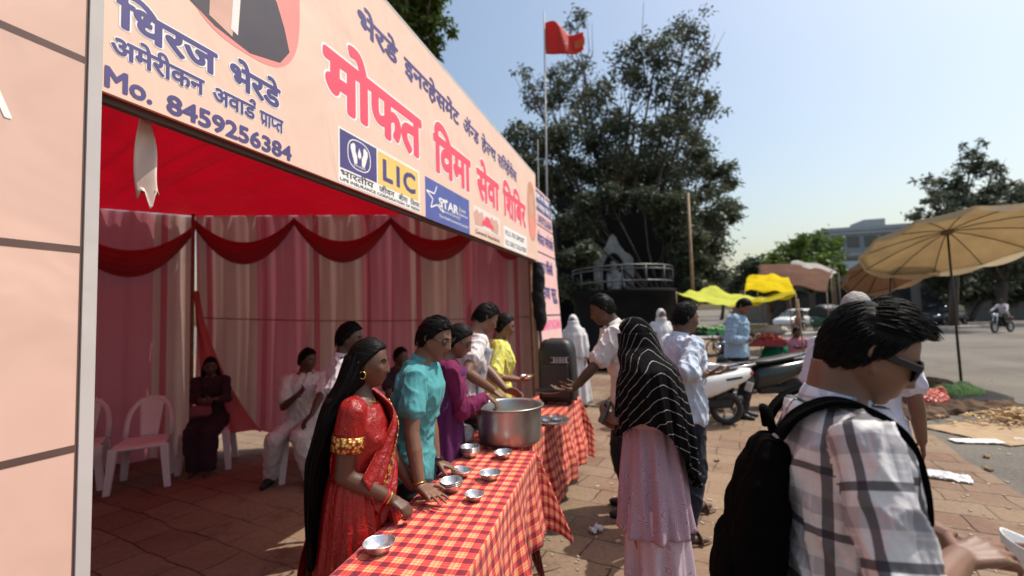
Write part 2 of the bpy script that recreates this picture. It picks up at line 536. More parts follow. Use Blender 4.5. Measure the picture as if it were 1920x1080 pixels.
def slab(frame, s0, s1, z0, z1, th=.012, ns=24, nz=4, z1b=None):
    fr = []; mb = MB()
    z1b = z1 if z1b is None else z1b
    top = lambda s: z1 + (z1b - z1) * (s - s0) / (s1 - s0)
    for o in (0.0, -th):
        for i in range(ns + 1):
            for j in range(nz + 1):
                s = s0 + (s1 - s0) * i / ns; mb.v.append(tuple(frame(s, z0 + (top(s) - z0) * j / nz, o)))
    N = (ns + 1) * (nz + 1); I = lambda i, j, q: q * N + i * (nz + 1) + j
    fs = []
    for i in range(ns):
        for j in range(nz):
            fs += [(I(i, j, 0), I(i + 1, j, 0), I(i + 1, j + 1, 0), I(i, j + 1, 0)), (I(i, j, 1), I(i, j + 1, 1), I(i + 1, j + 1, 1), I(i + 1, j, 1))]
    for i in range(ns): fs += [(I(i, 0, 0), I(i, 0, 1), I(i + 1, 0, 1), I(i + 1, 0, 0)), (I(i, nz, 0), I(i + 1, nz, 0), I(i + 1, nz, 1), I(i, nz, 1))]
    for j in range(nz): fs += [(I(0, j, 0), I(0, j + 1, 0), I(0, j + 1, 1), I(0, j, 1)), (I(ns, j, 0), I(ns, j, 1), I(ns, j + 1, 1), I(ns, j + 1, 0))]
    for f in fs: mb.f.append(f); mb.mi.append(0); mb.sm.append(False); mb.uv.append(None)
    return mb
slab(bpt, .03, 5.13, 2.362, 3.74, z1b=3.555).build('banner_sheet', M['peach_flex'], bn)
slab(lambda s, z, o: bpt(s, z, o - .03), .03, 5.13, 2.342, 2.368, .03).build('shadow_strip', M['brown_line'], bn)  # dark brown strip standing in for the shadow line along the banner's lower edge
slab(lambda s, z, o: bpt(s, z + (-.185) * (s - .03) / 5.1, o), .03, 5.13, 3.742, 3.765, .03).build('top_batten', M['white_flex'], bn)
NV, RD = M['navy_ink'], M['red_ink']
letters(bn, 'िधरज', .062, .412, 2.600, 2.688, NV, .035, .035)
letters(bn, 'भेरडे', .466, .722, 2.600, 2.688, NV, .035, .035)
letters(bn, 'अमेरीकन', .050, .360, 2.497, 2.555, NV, .03, .035)
letters(bn, ['अवाड', ('reph',)], .394, .590, 2.495, 2.553, NV, .03, .035)
letters(bn, ['प', ('ra',), 'ा', ('half', 'प'), 'त'], .610, .738, 2.492, 2.55, NV, .03, .035)
letters(bn, 'Mo.', .035, .175, 2.382, 2.448, NV, .03, 0, .70)
letters(bn, '8459256384', .222, .786, 2.378, 2.444, NV, .03, 0, .70)
SH = -.04
letters(bn, 'भेरडे', 1.285, 1.71, 3.395, 3.51, NV, .03, 0, shear=SH)
letters(bn, ['इन', ('half', 'व'), 'हेसमेंट'], 1.785, 2.665, 3.395, 3.51, NV, .03, 0, shear=SH)
letters(bn, ['ॲ', ('half', 'न'), 'ड'], 2.75, 3.105, 3.395, 3.51, NV, .03, 0, shear=SH)
letters(bn, ['हे', ('half', 'ल'), 'थ'], 3.17, 3.57, 3.395, 3.51, NV, .03, 0, shear=SH)
letters(bn, ['सि', ('half', 'व'), 'ह', ('reph',), 'सेस'], 3.62, 4.27, 3.395, 3.51, NV, .03, 0, shear=SH)
letters(bn, 'मोफत', .995, 2.01, 2.795, 3.07, RD, .045, .03, shear=-.005)
letters(bn, 'िवमा', 2.18, 2.89, 2.795, 3.07, RD, .045, .03, shear=-.012)
letters(bn, 'सेवा', 3.02, 3.635, 2.795, 3.07, RD, .045, .03, shear=-.014)
letters(bn, 'िशिबर', 3.745, 4.60, 2.795, 3.07, RD, .045, .03, shear=-.015)
# portrait disc: coral ground, dark suit, pink shirt and pale column
M['coral'] = plain('coral_print', (.85, .27, .24), .5, var=.05)
M['suit'] = plain('suit_print', (.055, .045, .06), .5, var=.15)
M['skin_print'] = plain('skin_print', (.62, .36, .28), .5, var=.1)
M['paper_white'] = plain('paper_white', (.80, .72, .68), .5, var=.05)
patch(bn, ell(.54, 3.15, .30, .385, 64, 2.8), M['coral'], .002, 'portrait_disc')
patch(bn, [(.30, 2.84), (.40, 2.80), (.56, 2.777), (.72, 2.82), (.775, 2.90), (.745, 3.0), (.70, 3.10), (.62, 3.19), (.40, 3.2), (.33, 3.06)], M['suit'], .0035, 'portrait_suit')
patch(bn, [(.375, 2.83), (.475, 2.80), (.52, 3.18), (.385, 3.18)], M['skin_print'], .005, 'portrait_shirt')
patch(bn, [(.468, 2.83), (.50, 2.82), (.525, 3.18), (.49, 3.18)], M['paper_white'], .0065, 'portrait_lapel')
patch(bn, ell(.47, 3.33, .085, .13, 32), M['skin_print'], .0065, 'portrait_face')
# first logo box
patch(bn, rectp(1.108, 2.372, 1.965, 2.678), M['white_ink'], .002, 'logo_ground')
patch(bn, rectp(1.122, 2.455, 1.452, 2.668), NV, .004, 'logo_field')
patch(bn, rectp(1.466, 2.455, 1.945, 2.662), M['lic_yellow'], .004, 'logo_field')
def ringp(parent, cs, cz, rs, rz, w, mat, off, name, p=2.0, n=40):
    A = ell(cs, cz, rs, rz, n, p); B = ell(cs, cz, rs - w, rz - w * rz / rs, n, p); mb = MB(); mb.flat = True
    mb.add([bpt(s, z, off * .4) for s, z in A + B], [(i, (i + 1) % n, n + (i + 1) % n, n + i) for i in range(n)]); return mb.build(name, mat, parent)
ringp(bn, 1.287, 2.565, .105, .088, .007, M['white_ink'], .006, 'emblem_ring', 2.6)
for sg in (-1, 1):
    hand = [(0.02, -.055), (.045, -.062), (.062, -.02), (.078, .02), (.075, .045), (.066, .044), (.062, .055), (.053, .05), (.05, .06), (.041, .052), (.036, .046), (.036, .012), (.02, -.015)]
    patch(bn, [(1.287 + sg * x, 2.57 + z) for x, z in (hand if sg > 0 else hand[::-1])], M['white_ink'], .006, 'emblem_hand')
patch(bn, [(1.287, 2.548), (1.303, 2.562), (1.302, 2.582), (1.287, 2.612), (1.274, 2.582), (1.272, 2.562)], M['white_ink'], .006, 'emblem_flame')
letters(bn, 'योगक्षेमं', 1.235, 1.34, 2.495, 2.506, M['white_ink'], .0, off=.006)
letters(bn, ['L', ('gap', .16), 'I', ('gap', .12), 'C'], 1.515, 1.905, 2.495, 2.625, NV, .035, cap=.70, off=.006)
letters(bn, 'भारतीय', 1.125, 1.42, 2.412, 2.444, M['grey_ink'], .015, off=.005)
letters(bn, 'जीवन', 1.475, 1.64, 2.410, 2.442, M['grey_ink'], .015, off=.005)
letters(bn, 'बीमा', 1.69, 1.80, 2.409, 2.441, M['grey_ink'], .015, off=.005)
letters(bn, 'िनगम', 1.835, 1.955, 2.408, 2.440, M['grey_ink'], .015, off=.005)
letters(bn, 'LIFE INSURANCE CORPORATION OF INDIA', 1.122, 1.958, 2.383, 2.400, M['grey_ink'], .02, cap=.70, off=.005)
# second logo box
patch(bn, rectp(2.045, 2.358, 2.832, 2.668), M['star_blue'], .002, 'logo_ground')
star = []
for k in range(10):
    a = R(90 + 36 * k); r = (.165, .068)[k % 2]; star.append((2.225 + r * math.cos(a) * 1.05, 2.535 + r * math.sin(a) * .62))
mb = MB(); mb.flat = True
for k in range(8):
    (a0, b0), (a1, b1) = star[k], star[(k + 1) % 10]
    d = Vector((a1 - a0, b1 - b0)).normalized(); nx, nz = -d.y * .006, d.x * .006
    mb.add([bpt(a0 + nx, b0 + nz, .0016 + k * 3e-5), bpt(a0 - nx, b0 - nz, .0016 + k * 3e-5), bpt(a1 - nx, b1 - nz, .0016 + k * 3e-5), bpt(a1 + nx, b1 + nz, .0016 + k * 3e-5)], [(0, 1, 2, 3)])
mb.build('star_outline', M['white_ink'], bn)
letters(bn, 'STAR', 2.25, 2.60, 2.49, 2.56, M['white_ink'], .03, cap=.7)
patch(bn, rectp(2.625, 2.45, 2.632, 2.57), M['white_ink'], .004, 'logo_bar')
letters(bn, 'Health', 2.645, 2.75, 2.53, 2.555, M['white_ink'], .01, cap=.7)
letters(bn, 'Insurance', 2.645, 2.79, 2.49, 2.515, M['white_ink'], .01, cap=.7)
letters(bn, 'Personal & Caring', 2.27, 2.60, 2.457, 2.477, M['white_ink'], .01, cap=.7)
letters(bn, 'The Health Insurance Specialist', 2.25, 2.80, 2.405, 2.428, M['white_ink'], .01, cap=.7)
# third picture: hands round a red car
patch(bn, rectp(2.925, 2.455, 3.63, 2.655), M['paper_white'], .002, 'picture_ground')
for sg, c in ((-1, 3.05), (1, 3.47)):
    patch(bn, [(c + sg * x, z) for x, z in ((.10, 2.47), (-.10, 2.48), (-.15, 2.55), (-.09, 2.63), (-.02, 2.60), (.05, 2.63), (.12, 2.58))][::-sg], M['skin_print'], .004, 'picture_hand')
patch(bn, [(3.12, 2.50), (3.14, 2.54), (3.19, 2.555), (3.23, 2.605), (3.33, 2.60), (3.36, 2.55), (3.42, 2.54), (3.43, 2.50)], M['red_ink'], .006, 'picture_car')
letters(bn, 'General Insurance', 2.96, 3.60, 2.395, 2.435, M['grey_ink'], .01, cap=.7)
patch(bn, rectp(3.745, 2.37, 4.60, 2.61), M['white_ink'], .002, 'notice_ground')
letters(bn, 'M.I.S. FIX DIPOSIT', 3.80, 4.50, 2.515, 2.57, M['grey_ink'], .02, cap=.7)
letters(bn, 'R.D. DAILY COLLATION', 3.80, 4.56, 2.405, 2.46, M['grey_ink'], .02, cap=.7)
M['tan_print'] = plain('tan_print', (.62, .28, .17), .5, var=.15)
patch(bn, ell(4.885, 3.0, .20, .40, 48, 2.4), M['tan_print'], .002, 'portrait_disc')
patch(bn, ell(4.885, 3.08, .085, .16, 32), M['skin_print'], .004, 'portrait_face')
patch(bn, [(4.75, 2.70), (4.88, 2.63), (5.02, 2.70), (4.99, 2.88), (4.88, 2.93), (4.78, 2.88)], M['coral'], .0035, 'portrait_shirt')
# left side hoarding (its own flex sheet, white edge strip, brown row lines)
lh = thing('side_hoarding', 'peach flex panel with brown row lines and a white edge strip', 'hoarding')
slab(bpt, -1.1, -.011, .02, 3.9, .015, 6, 6).build('flex_sheet', M['pink_flex'], lh)
slab(lambda s, z, o: bpt(s, z, o + .006), -.009, .0265, .0, 3.9, .03, 2, 8).build('edge_strip', M['white_flex'], lh)
patch(lh, rectp(-.0155, .02, -.0105, 3.9), M['brown_line'], .002, 'row_line')
for z in (1.278, 1.855, 2.435, 3.01, .70):
    patch(lh, rectp(-1.1, z - .0105, -.016, z + .0105), M['brown_line'], .002, 'row_line')
letters(lh, 'A', -.245, -.1725, 2.19, 2.27, M['white_ink'], .03, cap=.7)
# right side hoarding
RA = bpt(5.22, 0) ; 
def rpt(s, z, o=0.0):
    p = bpt(5.22 + s, z, o); p.x += -.055 * (z - 1.2); return p
rh = thing('side_hoarding', 'tall pink flex panel with rows of writing at the far end of the tent', 'hoarding')
slab(rpt, 0, 1.25, .45, 3.53, .015, 4, 6).build('flex_sheet', M['rose_flex'], rh)
slab(lambda s, z, o: rpt(s, z, o - .004), -.04, .0, .40, 3.55, .03, 1, 6).build('edge_strip', M['brown_line'], rh)
for z in (2.53, 1.61, 2.95): patch(rh, rectp(0, z - .012, 1.25, z + .012), M['brown_line'], .002, 'row_line', rpt)
patch(rh, rectp(.03, 3.17, 1.23, 3.50), NV, .002, 'header_field', rpt)
letters(rh, 'योजना व सेवा', .1, 1.15, 3.37, 3.45, M['white_ink'], .03, off=.005, frame=rpt)
letters(rh, 'मोफत सल्ला केंद्र', .1, 1.15, 3.22, 3.30, M['white_ink'], .02, off=.005, frame=rpt)
letters(rh, 'Mo. 8459256384', .08, 1.2, 2.99, 3.12, NV, .03, cap=.7, frame=rpt)
letters(rh, ['मोफत माग', ('reph',), 'दश', ('reph',), 'न'], .22, 1.2, 2.66, 2.80, NV, .04, frame=rpt)
patch(rh, ell(.1, 2.74, .05, .04, 16), RD, .003, 'bullet', rpt)
letters(rh, 'बचत पॉिलसी', .22, 1.0, 2.24, 2.38, NV, .04, frame=rpt)
patch(rh, ell(.1, 2.30, .05, .04, 16), RD, .003, 'bullet', rpt)
letters(rh, 'सेवा सुरू', .22, 1.15, 1.86, 2.02, NV, .04, frame=rpt)
letters(rh, 'KANYADAN', .05, 1.2, 1.40, 1.54, M['pink_ink'], .03, cap=.7, frame=rpt)
letters(rh, 'LABH', .3, 1.0, 1.10, 1.24, M['pink_ink'], .03, cap=.7, frame=rpt)

# ------------------------------------------------------------------ the tent
def curtain_mat(name, trans=.25):
    t = NT(name); uv = t.n('UVMap').outputs[0]
    sp = t.n('SeparateXYZ'); t.l(uv, sp.inputs[0])
    u = sp.outputs[0]
    st = t.math('GREATER_THAN', t.math('FRACT', t.math('DIVIDE', u, 1.36)), .52)
    nz = t.noise(4, 4, t.co())
    edge_ = t.math('GREATER_THAN', t.math('FRACT', t.math('DIVIDE', t.math('ADD', u, .05), .68)), .90)
    c = t.mix(st, (.50, .34, .29), (.52, .17, .22))
    c = t.mix(edge_, c, (.42, .075, .11))
    c = t.mix(t.math('MULTIPLY', nz, .35), c, (.34, .22, .175))
    t.base(c); t.set(Roughness=.7, Sheen_Weight=.1)
    t.bump(t.noise(16, 3, t.co('Object', (1, 1, .2)), .5, .5), .3, .03)
    translucent(t, c, trans)
    return t.mat
M['curtain'] = curtain_mat('striped_curtain', .30)
def red_cloth(name, c, fac):
    t = NT(name); col = t.ramp(t.noise(2, 4, t.co()), [(.3, tuple(q * .85 for q in c)), (.7, c)])
    t.base(col); t.set(Roughness=.6); t.bump(t.noise(7, 3, t.co(), .5, 1.0), .35, .05); translucent(t, col, fac); return t.mat
M['roof_red'] = red_cloth('roof_red', (.50, .003, .014), .32)
M['flap'] = red_cloth('flap_pink', (.75, .22, .25), .6)
M['swag_red'] = red_cloth('swag_red', (.36, .025, .04), .25)
tent = thing('marquee_tent', 'open marquee tent with red cloth roof and pink and cream striped curtains', 'tent', (-2.2, 4.2, 0))
TW = Vector((-2.2, 4.2, 0))
B0 = bpt(5.1, 0) ; B1 = at(365, 600, 5.9); B2 = at(95, 600, 5.15); B3 = bpt(-1.3, 0)
B0, B1, B2, B3 = [Vector((p.x, p.y, 0)) for p in (B0, B1, B2, B3)]
B0 = Vector((.36, 6.42, 0))
def curtain(a, b_, top, name, seed, u0=0.0, lift=None):
    L = (b_ - a).length; d = (b_ - a).normalized(); nrm = Vector((-d.y, d.x, 0)); rr = random.Random(seed); ph = rr.uniform(0, 6)
    nu = int(L * 46); nv = 26
    def fn(u, v):
        x = u * L; z = v * top
        w = .028 * math.sin(x * 17 + ph + .6 * math.sin(x * 3.1)) + .016 * math.sin(x * 41 + 1.3) + .02 * mnoise.noise((x * 1.4, z * .8, seed))
        w *= .5 + .5 * (1 - v)
        w += -.06 * math.sin(PI * v)
        p = a + d * x + nrm * w
        zz = z
        if lift: zz = max(z, lift(x, L, z))
        return (p.x - TW.x, p.y - TW.y, zz)
    mb = MB(); mb.grid(fn, nu, nv, lambda u, v: (u0 + u * L, v))
    return mb.build(name, M['curtain'], tent)
# the rear curtain's left corner is pulled up off the ground
def lift_back(x, L, z):
    k = max(0.0, 1 - abs(L - x - .55) / .75); return .04 + .30 * k * (1 - z / 3)
curtain(B0, B1, 3.06, 'rear_curtain', 2, .30, lift_back)
curtain(B1 + Vector((-.05, .02, 0)), B2, 3.06, 'side_curtain', 5, .3)
curtain(B2, B3 + Vector((-1.2, .5, 0)), 3.06, 'side_curtain', 9, .5)
# loose bunched corner of the curtain
mb = MB()
def fl(u, v):
    z = 2.05 * (1 - v) + .32 * v
    px = at(368 + 8 * v + (100 * v * v + 20 * v) * u, 600, 5.62 - .25 * v * u)
    return (px.x - TW.x, px.y - TW.y + .05 * math.sin(u * 14 + 3 * v), z + .05 * u * v)
mb.grid(fl, 18, 26, lambda u, v: (.55 + u * .5, v)); mb.build('loose_curtain_corner', M['flap'], tent)
# roof: from the rail behind the banner up over and down to the rear curtain
R0 = bpt(-1.2, 0, -.06); R1 = bpt(5.13, 0, -.06)
mb = MB()
def roof(u, v):
    f_ = R0.lerp(R1, u)
    k = u * 3
    back = (B3 + Vector((-1.2, .5, 0))).lerp(B2, min(1, k)) if k < 1 else (B2.lerp(B1, k - 1) if k < 2 else B1.lerp(B0, k - 2))
    p = f_.lerp(back, v)
    z = 3.12 + .168 * math.sin(PI * v) - .06 * v - (.05 * math.sin(PI * ((u * 6) % 1)) + .016 * math.sin(u * 95 + 2 * v) + .01 * math.sin(u * 171)) * math.sin(PI * v)
    return (p.x - TW.x, p.y - TW.y, z)
mb.grid(roof, 220, 20); mb.build('roof_cloth', M['roof_red'], tent)
# swags along the top of the curtains
def swag(a, b_, drop, z0):
    mb = MB(); d = b_ - a; nr = Vector((d.y, -d.x, 0)).normalized()
    if nr.y > 0: nr = -nr
    def fn(u, v):
        dip = drop * (1 - (2 * u - 1) ** 2)
        z = z0 - dip * (.62 + .38 * v) - .10 * v
        p = a + d * u + nr * (.05 + .06 * math.sin(PI * v) + .012 * math.sin(v * 26))
        return (p.x - TW.x, p.y - TW.y, z)
    mb.grid(fn, 22, 12); mb.build('swag', M['swag_red'], tent)
for k in range(4):
    a = B1.lerp(B0, k / 3.6); b_ = B1.lerp(B0, (k + 1) / 3.6) if k < 3 else B0
    swag(a, b_, .52, 3.02)
swag(B2, B1, .62, 2.95)
# poles and rope
for p, h in ((bpt(5.08, 0, -.1), 3.2), (bpt(-.03, 0, -.09), 3.2), (B1 + Vector((.08, -.16, 0)), 3.05), (B0 + Vector((-.1, -.1, 0)), 3.05)):
    mb = MB(); mb.tube([(p.x - TW.x, p.y - TW.y, 0), (p.x - TW.x, p.y - TW.y, h)], .022, 8); mb.build('tent_pole', M['bamboo'], tent)
mb = MB(); q0 = B1 + Vector((.1, -.10, 1.72)) - TW; q1 = B0 + Vector((-.1, -.10, 1.60)) - TW
mb.tube([q0.lerp(q1, k / 8) - Vector((0, 0, .05 * math.sin(PI * k / 8))) for k in range(9)], .007, 6); mb.build('tie_rope', M['bamboo'], tent)
# torn strip of flex hanging below the banner
mb = MB()
mb.grid(lambda u, v: bpt(.20 + .052 * u + .01 * math.sin(v * 6) * u, 2.37 - .30 * v + (.035 * math.sin(u * 9) if v > .95 else 0), -.10 - .03 * math.sin(v * 3 + u * 2)), 8, 24)
me = evaluate(mb.mesh('s'), [('SOLIDIFY', dict(thickness=.002))])
setp(link('torn_strip', me, plain('torn_flex', (.66, .50, .43), .5, var=.1)), 'pale torn strip of flex hanging below the banner near the tent mouth', 'torn strip')
# black cloth bundle tied to the far pole
mb = MB(); p = bpt(5.15, 0, -.02)
mb.tube([(p.x, p.y, 2.35), (p.x + .01, p.y, 2.2), (p.x - .01, p.y, 1.9), (p.x + .02, p.y, 1.55), (p.x, p.y, 1.40)], [.05, .085, .10, .09, .05], 14)
setp(link('cloth_bundle', fuse(mb, .02, 3, [(.15, .05)]), cloth('black_cloth', (.012, .012, .014))), 'black cloth bundle tied to the far tent pole below the banner end', 'cloth bundle')
# ------------------------------------------------------------------ tables and checked cloths
def check_mat():
    t = NT('checked_cloth'); uv = t.n('UVMap').outputs[0]
    sp = t.n('SeparateXYZ'); t.l(uv, sp.inputs[0])
    def band(o):
        s = t.math('FRACT', t.math('DIVIDE', o, .070))
        a = t.math('MULTIPLY', t.math('GREATER_THAN', s, .06), t.math('LESS_THAN', s, .52))
        b = t.math('MULTIPLY', t.math('GREATER_THAN', s, .60), t.math('LESS_THAN', s, .66))
        c = t.math('MULTIPLY', t.math('GREATER_THAN', s, .84), t.math('LESS_THAN', s, .90))
        return t.math('ADD', a, t.math('MULTIPLY', t.math('ADD', b, c), .5))
    f = t.math('MULTIPLY', t.math('ADD', band(sp.outputs[0]), band(sp.outputs[1])), .5)
    c = t.ramp(f, [(0.0, (.80, .37, .20)), (.26, (.78, .20, .08)), (.5, (.66, .07, .05)), (.76, (.36, .02, .04)), (1.0, (.20, .01, .03))])
    v = t.ramp(t.noise(5, 3, t.co()), [(.32, (.74, .72, .70)), (.5, (.97, .97, .97)), (.7, (1.05, 1.05, 1.05))])
    c = t.mix(1.0, c, v, 'MULTIPLY')
    t.base(c); t.set(Roughness=.75, Sheen_Weight=.1, Specular_IOR_Level=.3)
    t.bump(t.noise(9, 4, t.co('Object', (1, 1, .5)), .55, 1.2), .5, .03)
    return t.mat
M['checks'] = check_mat()
TOPZ = .765
def table(corner, a, b_, L, W, drops, label, tlabel, seed, flare):
    """corner: far right corner of the top; a: unit vector along the length; b_: unit vector across"""
    t = thing('folding_table', label, 'table', (*corner, 0), group='narrow serving tables')
    mb = MB(); ang = math.atan2(a.y, a.x); Mz = Matrix.Rotation(ang, 4, 'Z')
    mid = a * (L / 2) + b_ * (W / 2)
    mb.box((mid.x, mid.y, TOPZ - .0175), (L - .004, W - .004, .031), Mz, .006); mb.build('table_top', M['wood'], t)
    for i in (.06, L - .06):
        for j in (.05, W - .05):
            p = a * i + b_ * j; q = MB(); q.tube([(p.x, p.y, 0), (p.x, p.y, TOPZ - .034)], .014, 8); q.build('leg', M['dark_metal'], t)
    rr = random.Random(seed); ph = [rr.uniform(0, 6) for _ in range(6)]
    dr, dl, df, dn = drops                   # right (public side), left, far end, near end
    def fn(u, v):
        x = -df + u * (L + df + dn); y = -dr + v * (W + dr + dl)
        ox = -x if x < 0 else max(0, x - L); oy = -y if y < 0 else max(0, y - W)
        cx = min(max(x, 0), L); cy = min(max(y, 0), W)
        rx = .012
        o = math.hypot(ox, oy)
        z = TOPZ + .004 - max(0, o - .004)
        sx = (-1 if x < 0 else 1); sy = (-1 if y < 0 else 1)
        k = min(1, o / .45)
        fx = .006 + flare * k * k + k * (.020 * math.sin(cy * 14 + ph[0]) ) if ox > 0 else 0
        fy = .006 + flare * k * k + k * (.026 * math.sin(cx * 13 + ph[1]) + .014 * math.sin(cx * 31 + ph[2])) if oy > 0 else 0
        if ox > 0 and oy > 0:
            fx = fy = .01 + .8 * min(ox, oy) * .55
        if o == 0: z += .0035 * mnoise.noise((x * 4, y * 5, seed)) + .003 * abs(mnoise.noise((x * 9, y * 7, seed + 4)))
        p = a * (cx + sx * fx) + b_ * (cy + sy * fy)
        return (corner[0] + p.x, corner[1] + p.y, z)
    nu, nv = int((L + df + dn) / .022), int((W + dr + dl) / .022)
    mb = MB(); mb.grid(fn, nu, nv, lambda u, v: (-df + u * (L + df + dn), -dr + v * (W + dr + dl)))
    me = evaluate(mb.mesh('cloth'), [('SOLIDIFY', dict(thickness=.002, offset=1))])
    setp(link('tablecloth', me, M['checks']), tlabel, 'tablecloth', 'red checked tablecloths')
T1a = Vector((-.2165, -.976)); T1b = Vector((-.976, .2165))
table((.112, 2.885), T1a, T1b, 2.15, .455, (.49, .30, .42, .3), 'narrow folding table nearest the camera under the checked cloth dotted with foil bowls',
      'red and yellow checked tablecloth dotted with foil bowls on the nearer table', 4, .03)
T2a = Vector((-.344, -.939)); T2b = Vector((-.939, .344))
table((.652, 4.72), T2a, T2b, 1.86, .455, (.60, .30, .25, .56), 'narrow folding table farther along under the cloth that carries the black speaker',
      'red checked tablecloth hanging low on the farther table beneath the steel tray', 8, .06)
TZ = TOPZ + .008
# pot
M['aluminium'] = plain('worn_aluminium', (.42, .42, .41), .38, .9, var=.15, scale=5, bump=.08, bscale=12)
M['rice'] = plain('cooked_rice', (.62, .50, .30), .7, var=.35, scale=90, bump=.8, bscale=120)
pt = thing('cooking_pot', 'large round steel cooking pot with an open rim standing where the two tables meet', 'pot', (-.045, 3.14, TZ + .002))
mb = MB(); mb.lathe([(.0, 0), (.19, 0), (.207, .012), (.214, .03), (.217, .12), (.220, .222), (.224, .232), (.237, .236), (.239, .241), (.235, .244), (.222, .242), (.215, .232), (.212, .12), (.209, .03), (.19, .012), (0, .010)], n=64)
mb.build('pot_body', M['aluminium'], pt)
mb = MB(); mb.lathe([(.211, .11), (.16, .125), (.08, .135), (0, .138)], n=32); mb.build('food', M['rice'], pt)
# foil bowls
def foil(name, c, r):
    t = NT(name); n = t.noise(30, 3, t.co()); t.base(t.ramp(n, [(.3, tuple(q * .8 for q in c)), (.7, c)])); t.set(Roughness=r, Metallic=.85)
    t.bump(n, .5, .006); return t.mat
M['foil'] = foil('silver_foil', (.80, .80, .82), .3)
def bowl_mesh(r=.056, h=.034, seed=0):
    mb = MB(); n = 48; rs = []
    prof = [(.0, .002), (.55, .002), (.66, .004), (.80, .40 * h), (.97, .93 * h), (1.0, h), (1.03, h * 1.02), (1.03, h * .96), (1.0, h * .92), (.97, h * .85), (.78, .36 * h), (.63, .0), (.5, 0), (0, 0)]
    for q, z in prof:
        ring = []
        for j in range(n):
            a = 2 * PI * j / n; w = 1 + (.022 * math.cos(24 * a) if .7 < q < 1.01 else 0) + .02 * math.sin(2 * a + seed) * q
            zz = z + (.0022 * math.sin(3 * a + seed) if q > .9 else 0)
            ring.append((q * r * w * math.cos(a), q * r * w * math.sin(a), max(0, zz)))
        rs.append(ring)
    mb.rings(rs, cap=False); return mb.mesh('foil_bowl')
BM = [bowl_mesh(seed=k) for k in range(3)]
def bowl(px, py, label, z=None, seed=0, dz=0.0, s=1.0, name='foil_bowl', cat='bowl', grp='silver foil bowls on the tables'):
    p = gr(px, py, TZ)
    o = link(name, BM[seed % 3], M['foil'], None, (p.x, p.y, (z if z is not None else TZ + .001) + dz), seed * 1.1)
    o.scale = (s, s, s); return setp(o, label, cat, grp)
bowl(711, 1034, 'silver foil bowl standing alone at the near end of the checked table', seed=0)
for k, w in enumerate(('bottom bowl', 'middle bowl', 'top bowl')):
    bowl(846, 920, 'silver foil %s of the stack of three beside the hand on the table' % w, seed=1, dz=.0085 * k)
bowl(890, 937, 'shallow silver foil bowl lowest in height on the right edge of the checked table', seed=2, s=.8)
bowl(919, 898, 'open silver foil bowl near the right table edge with a wide crimped rim', seed=0)
bowl(865, 893, 'silver foil bowl just beyond the stack beside the resting hand', seed=2)
for k, w in enumerate(('bottom bowl', 'second bowl from the bottom', 'third bowl from the bottom', 'top bowl')):
    bowl(882, 856, 'silver foil %s of the stack at the pot\'s front left' % w, seed=0, dz=.009 * k)
bowl(944, 858, 'silver foil bowl alone directly in front of the cooking pot', seed=1)
# tray with small bowls on the far table
p = gr(1034, 790, TZ); trz = TZ + .002
tr = MB(); tr.lathe([(0, .0), (.13, 0), (.145, .012), (.147, .014), (.143, .016), (.13, .004), (0, .004)], n=40)
setp(tr.build('serving_tray', plain('dull_steel', (.62, .62, .62), .55, .7), None, (p.x, p.y, trz)), 'round steel tray of small foil bowls beside the pot', 'tray')
for k, (dx, dy) in enumerate(((-.045, .05), (.05, .06), (-.05, -.05), (.045, -.03))):
    o = link('foil_bowl', BM[k % 3], M['foil'], None, (p.x + dx, p.y + dy, trz + .0045)); o.scale = (.72, .72, .6)
    setp(o, 'small foil bowl at the %s of the round steel tray' % ('far left', 'far right', 'near left', 'near right')[k], 'bowl', 'silver foil bowls on the tables')
# steel water mug / plastic bag behind the pot
M['clear_bag'] = plain('white_bag', (.75, .75, .74), .35, var=.1, bump=.3, bscale=14)
mb = MB(); mb.ball((0, 0, .06), (.07, .06, .065))
q = at(868, 770, 3.12)
setp(link('plastic_bag', fuse(mb, .008, 1, [(.04, .035)]), M['clear_bag'], None, (q.x, q.y, TZ)), 'crumpled white plastic bag on the table behind the pot', 'plastic bag')

# ------------------------------------------------------------------ loudspeaker
sp_ = thing('trolley_speaker', 'black trolley loudspeaker with handle recess standing on the far end of the tables', 'speaker', (.42, 4.42, TZ + .004), R(-18))
def rr_ring(cx, cy, z, hx, hy, r, n=6):
    o = []
    for (sx, sy, a0) in ((1, 1, 0), (-1, 1, 90), (-1, -1, 180), (1, -1, 270)):
        for k in range(n + 1):
            a = R(a0 + 90 * k / n); o.append((cx + sx * (hx - r) + r * math.cos(a), cy + sy * (hy - r) + r * math.sin(a), z))
    return o
mb = MB(); mb.rings([rr_ring(0, 0, .03, .15, .13, .05), rr_ring(0, 0, .05, .17, .15, .05), rr_ring(0, 0, .48, .165, .145, .06), rr_ring(0, 0, .56, .15, .125, .06), rr_ring(0, 0, .60, .12, .10, .06), rr_ring(0, 0, .605, .09, .07, .05)])
mb.build('cabinet', M['black_plastic'], sp_)
mb = MB(); mb.box((0, -.148, .22), (.26, .012, .30), None, .01); mb.build('grille', plain('grille', (.035, .035, .037), .7, var=.5, scale=240), sp_)
mb = MB(); mb.box((0, 0, .603), (.15, .075, .02), None, .008); mb.build('handle', M['dark_metal'], sp_)
mb = MB(); mb.flat = True
for k in range(5): mb.box((.02 + k * .028 - .02, -.152, .415), (.018, .006, .03 if k % 2 else .04))
mb.box((.05, -.151, .44), (.17, .006, .006)); mb.box((.05, -.151, .392), (.17, .006, .006))
mb.build('control_panel', plain('panel_grey', (.42, .43, .44), .5), sp_)
for sx in (-1, 1):
    mb = MB(); mb.tube([(sx * .14 - .015, .1, .03), (sx * .14 + .015, .1, .03)], .03, 16); mb.build('wheel', M['rubber'], sp_)
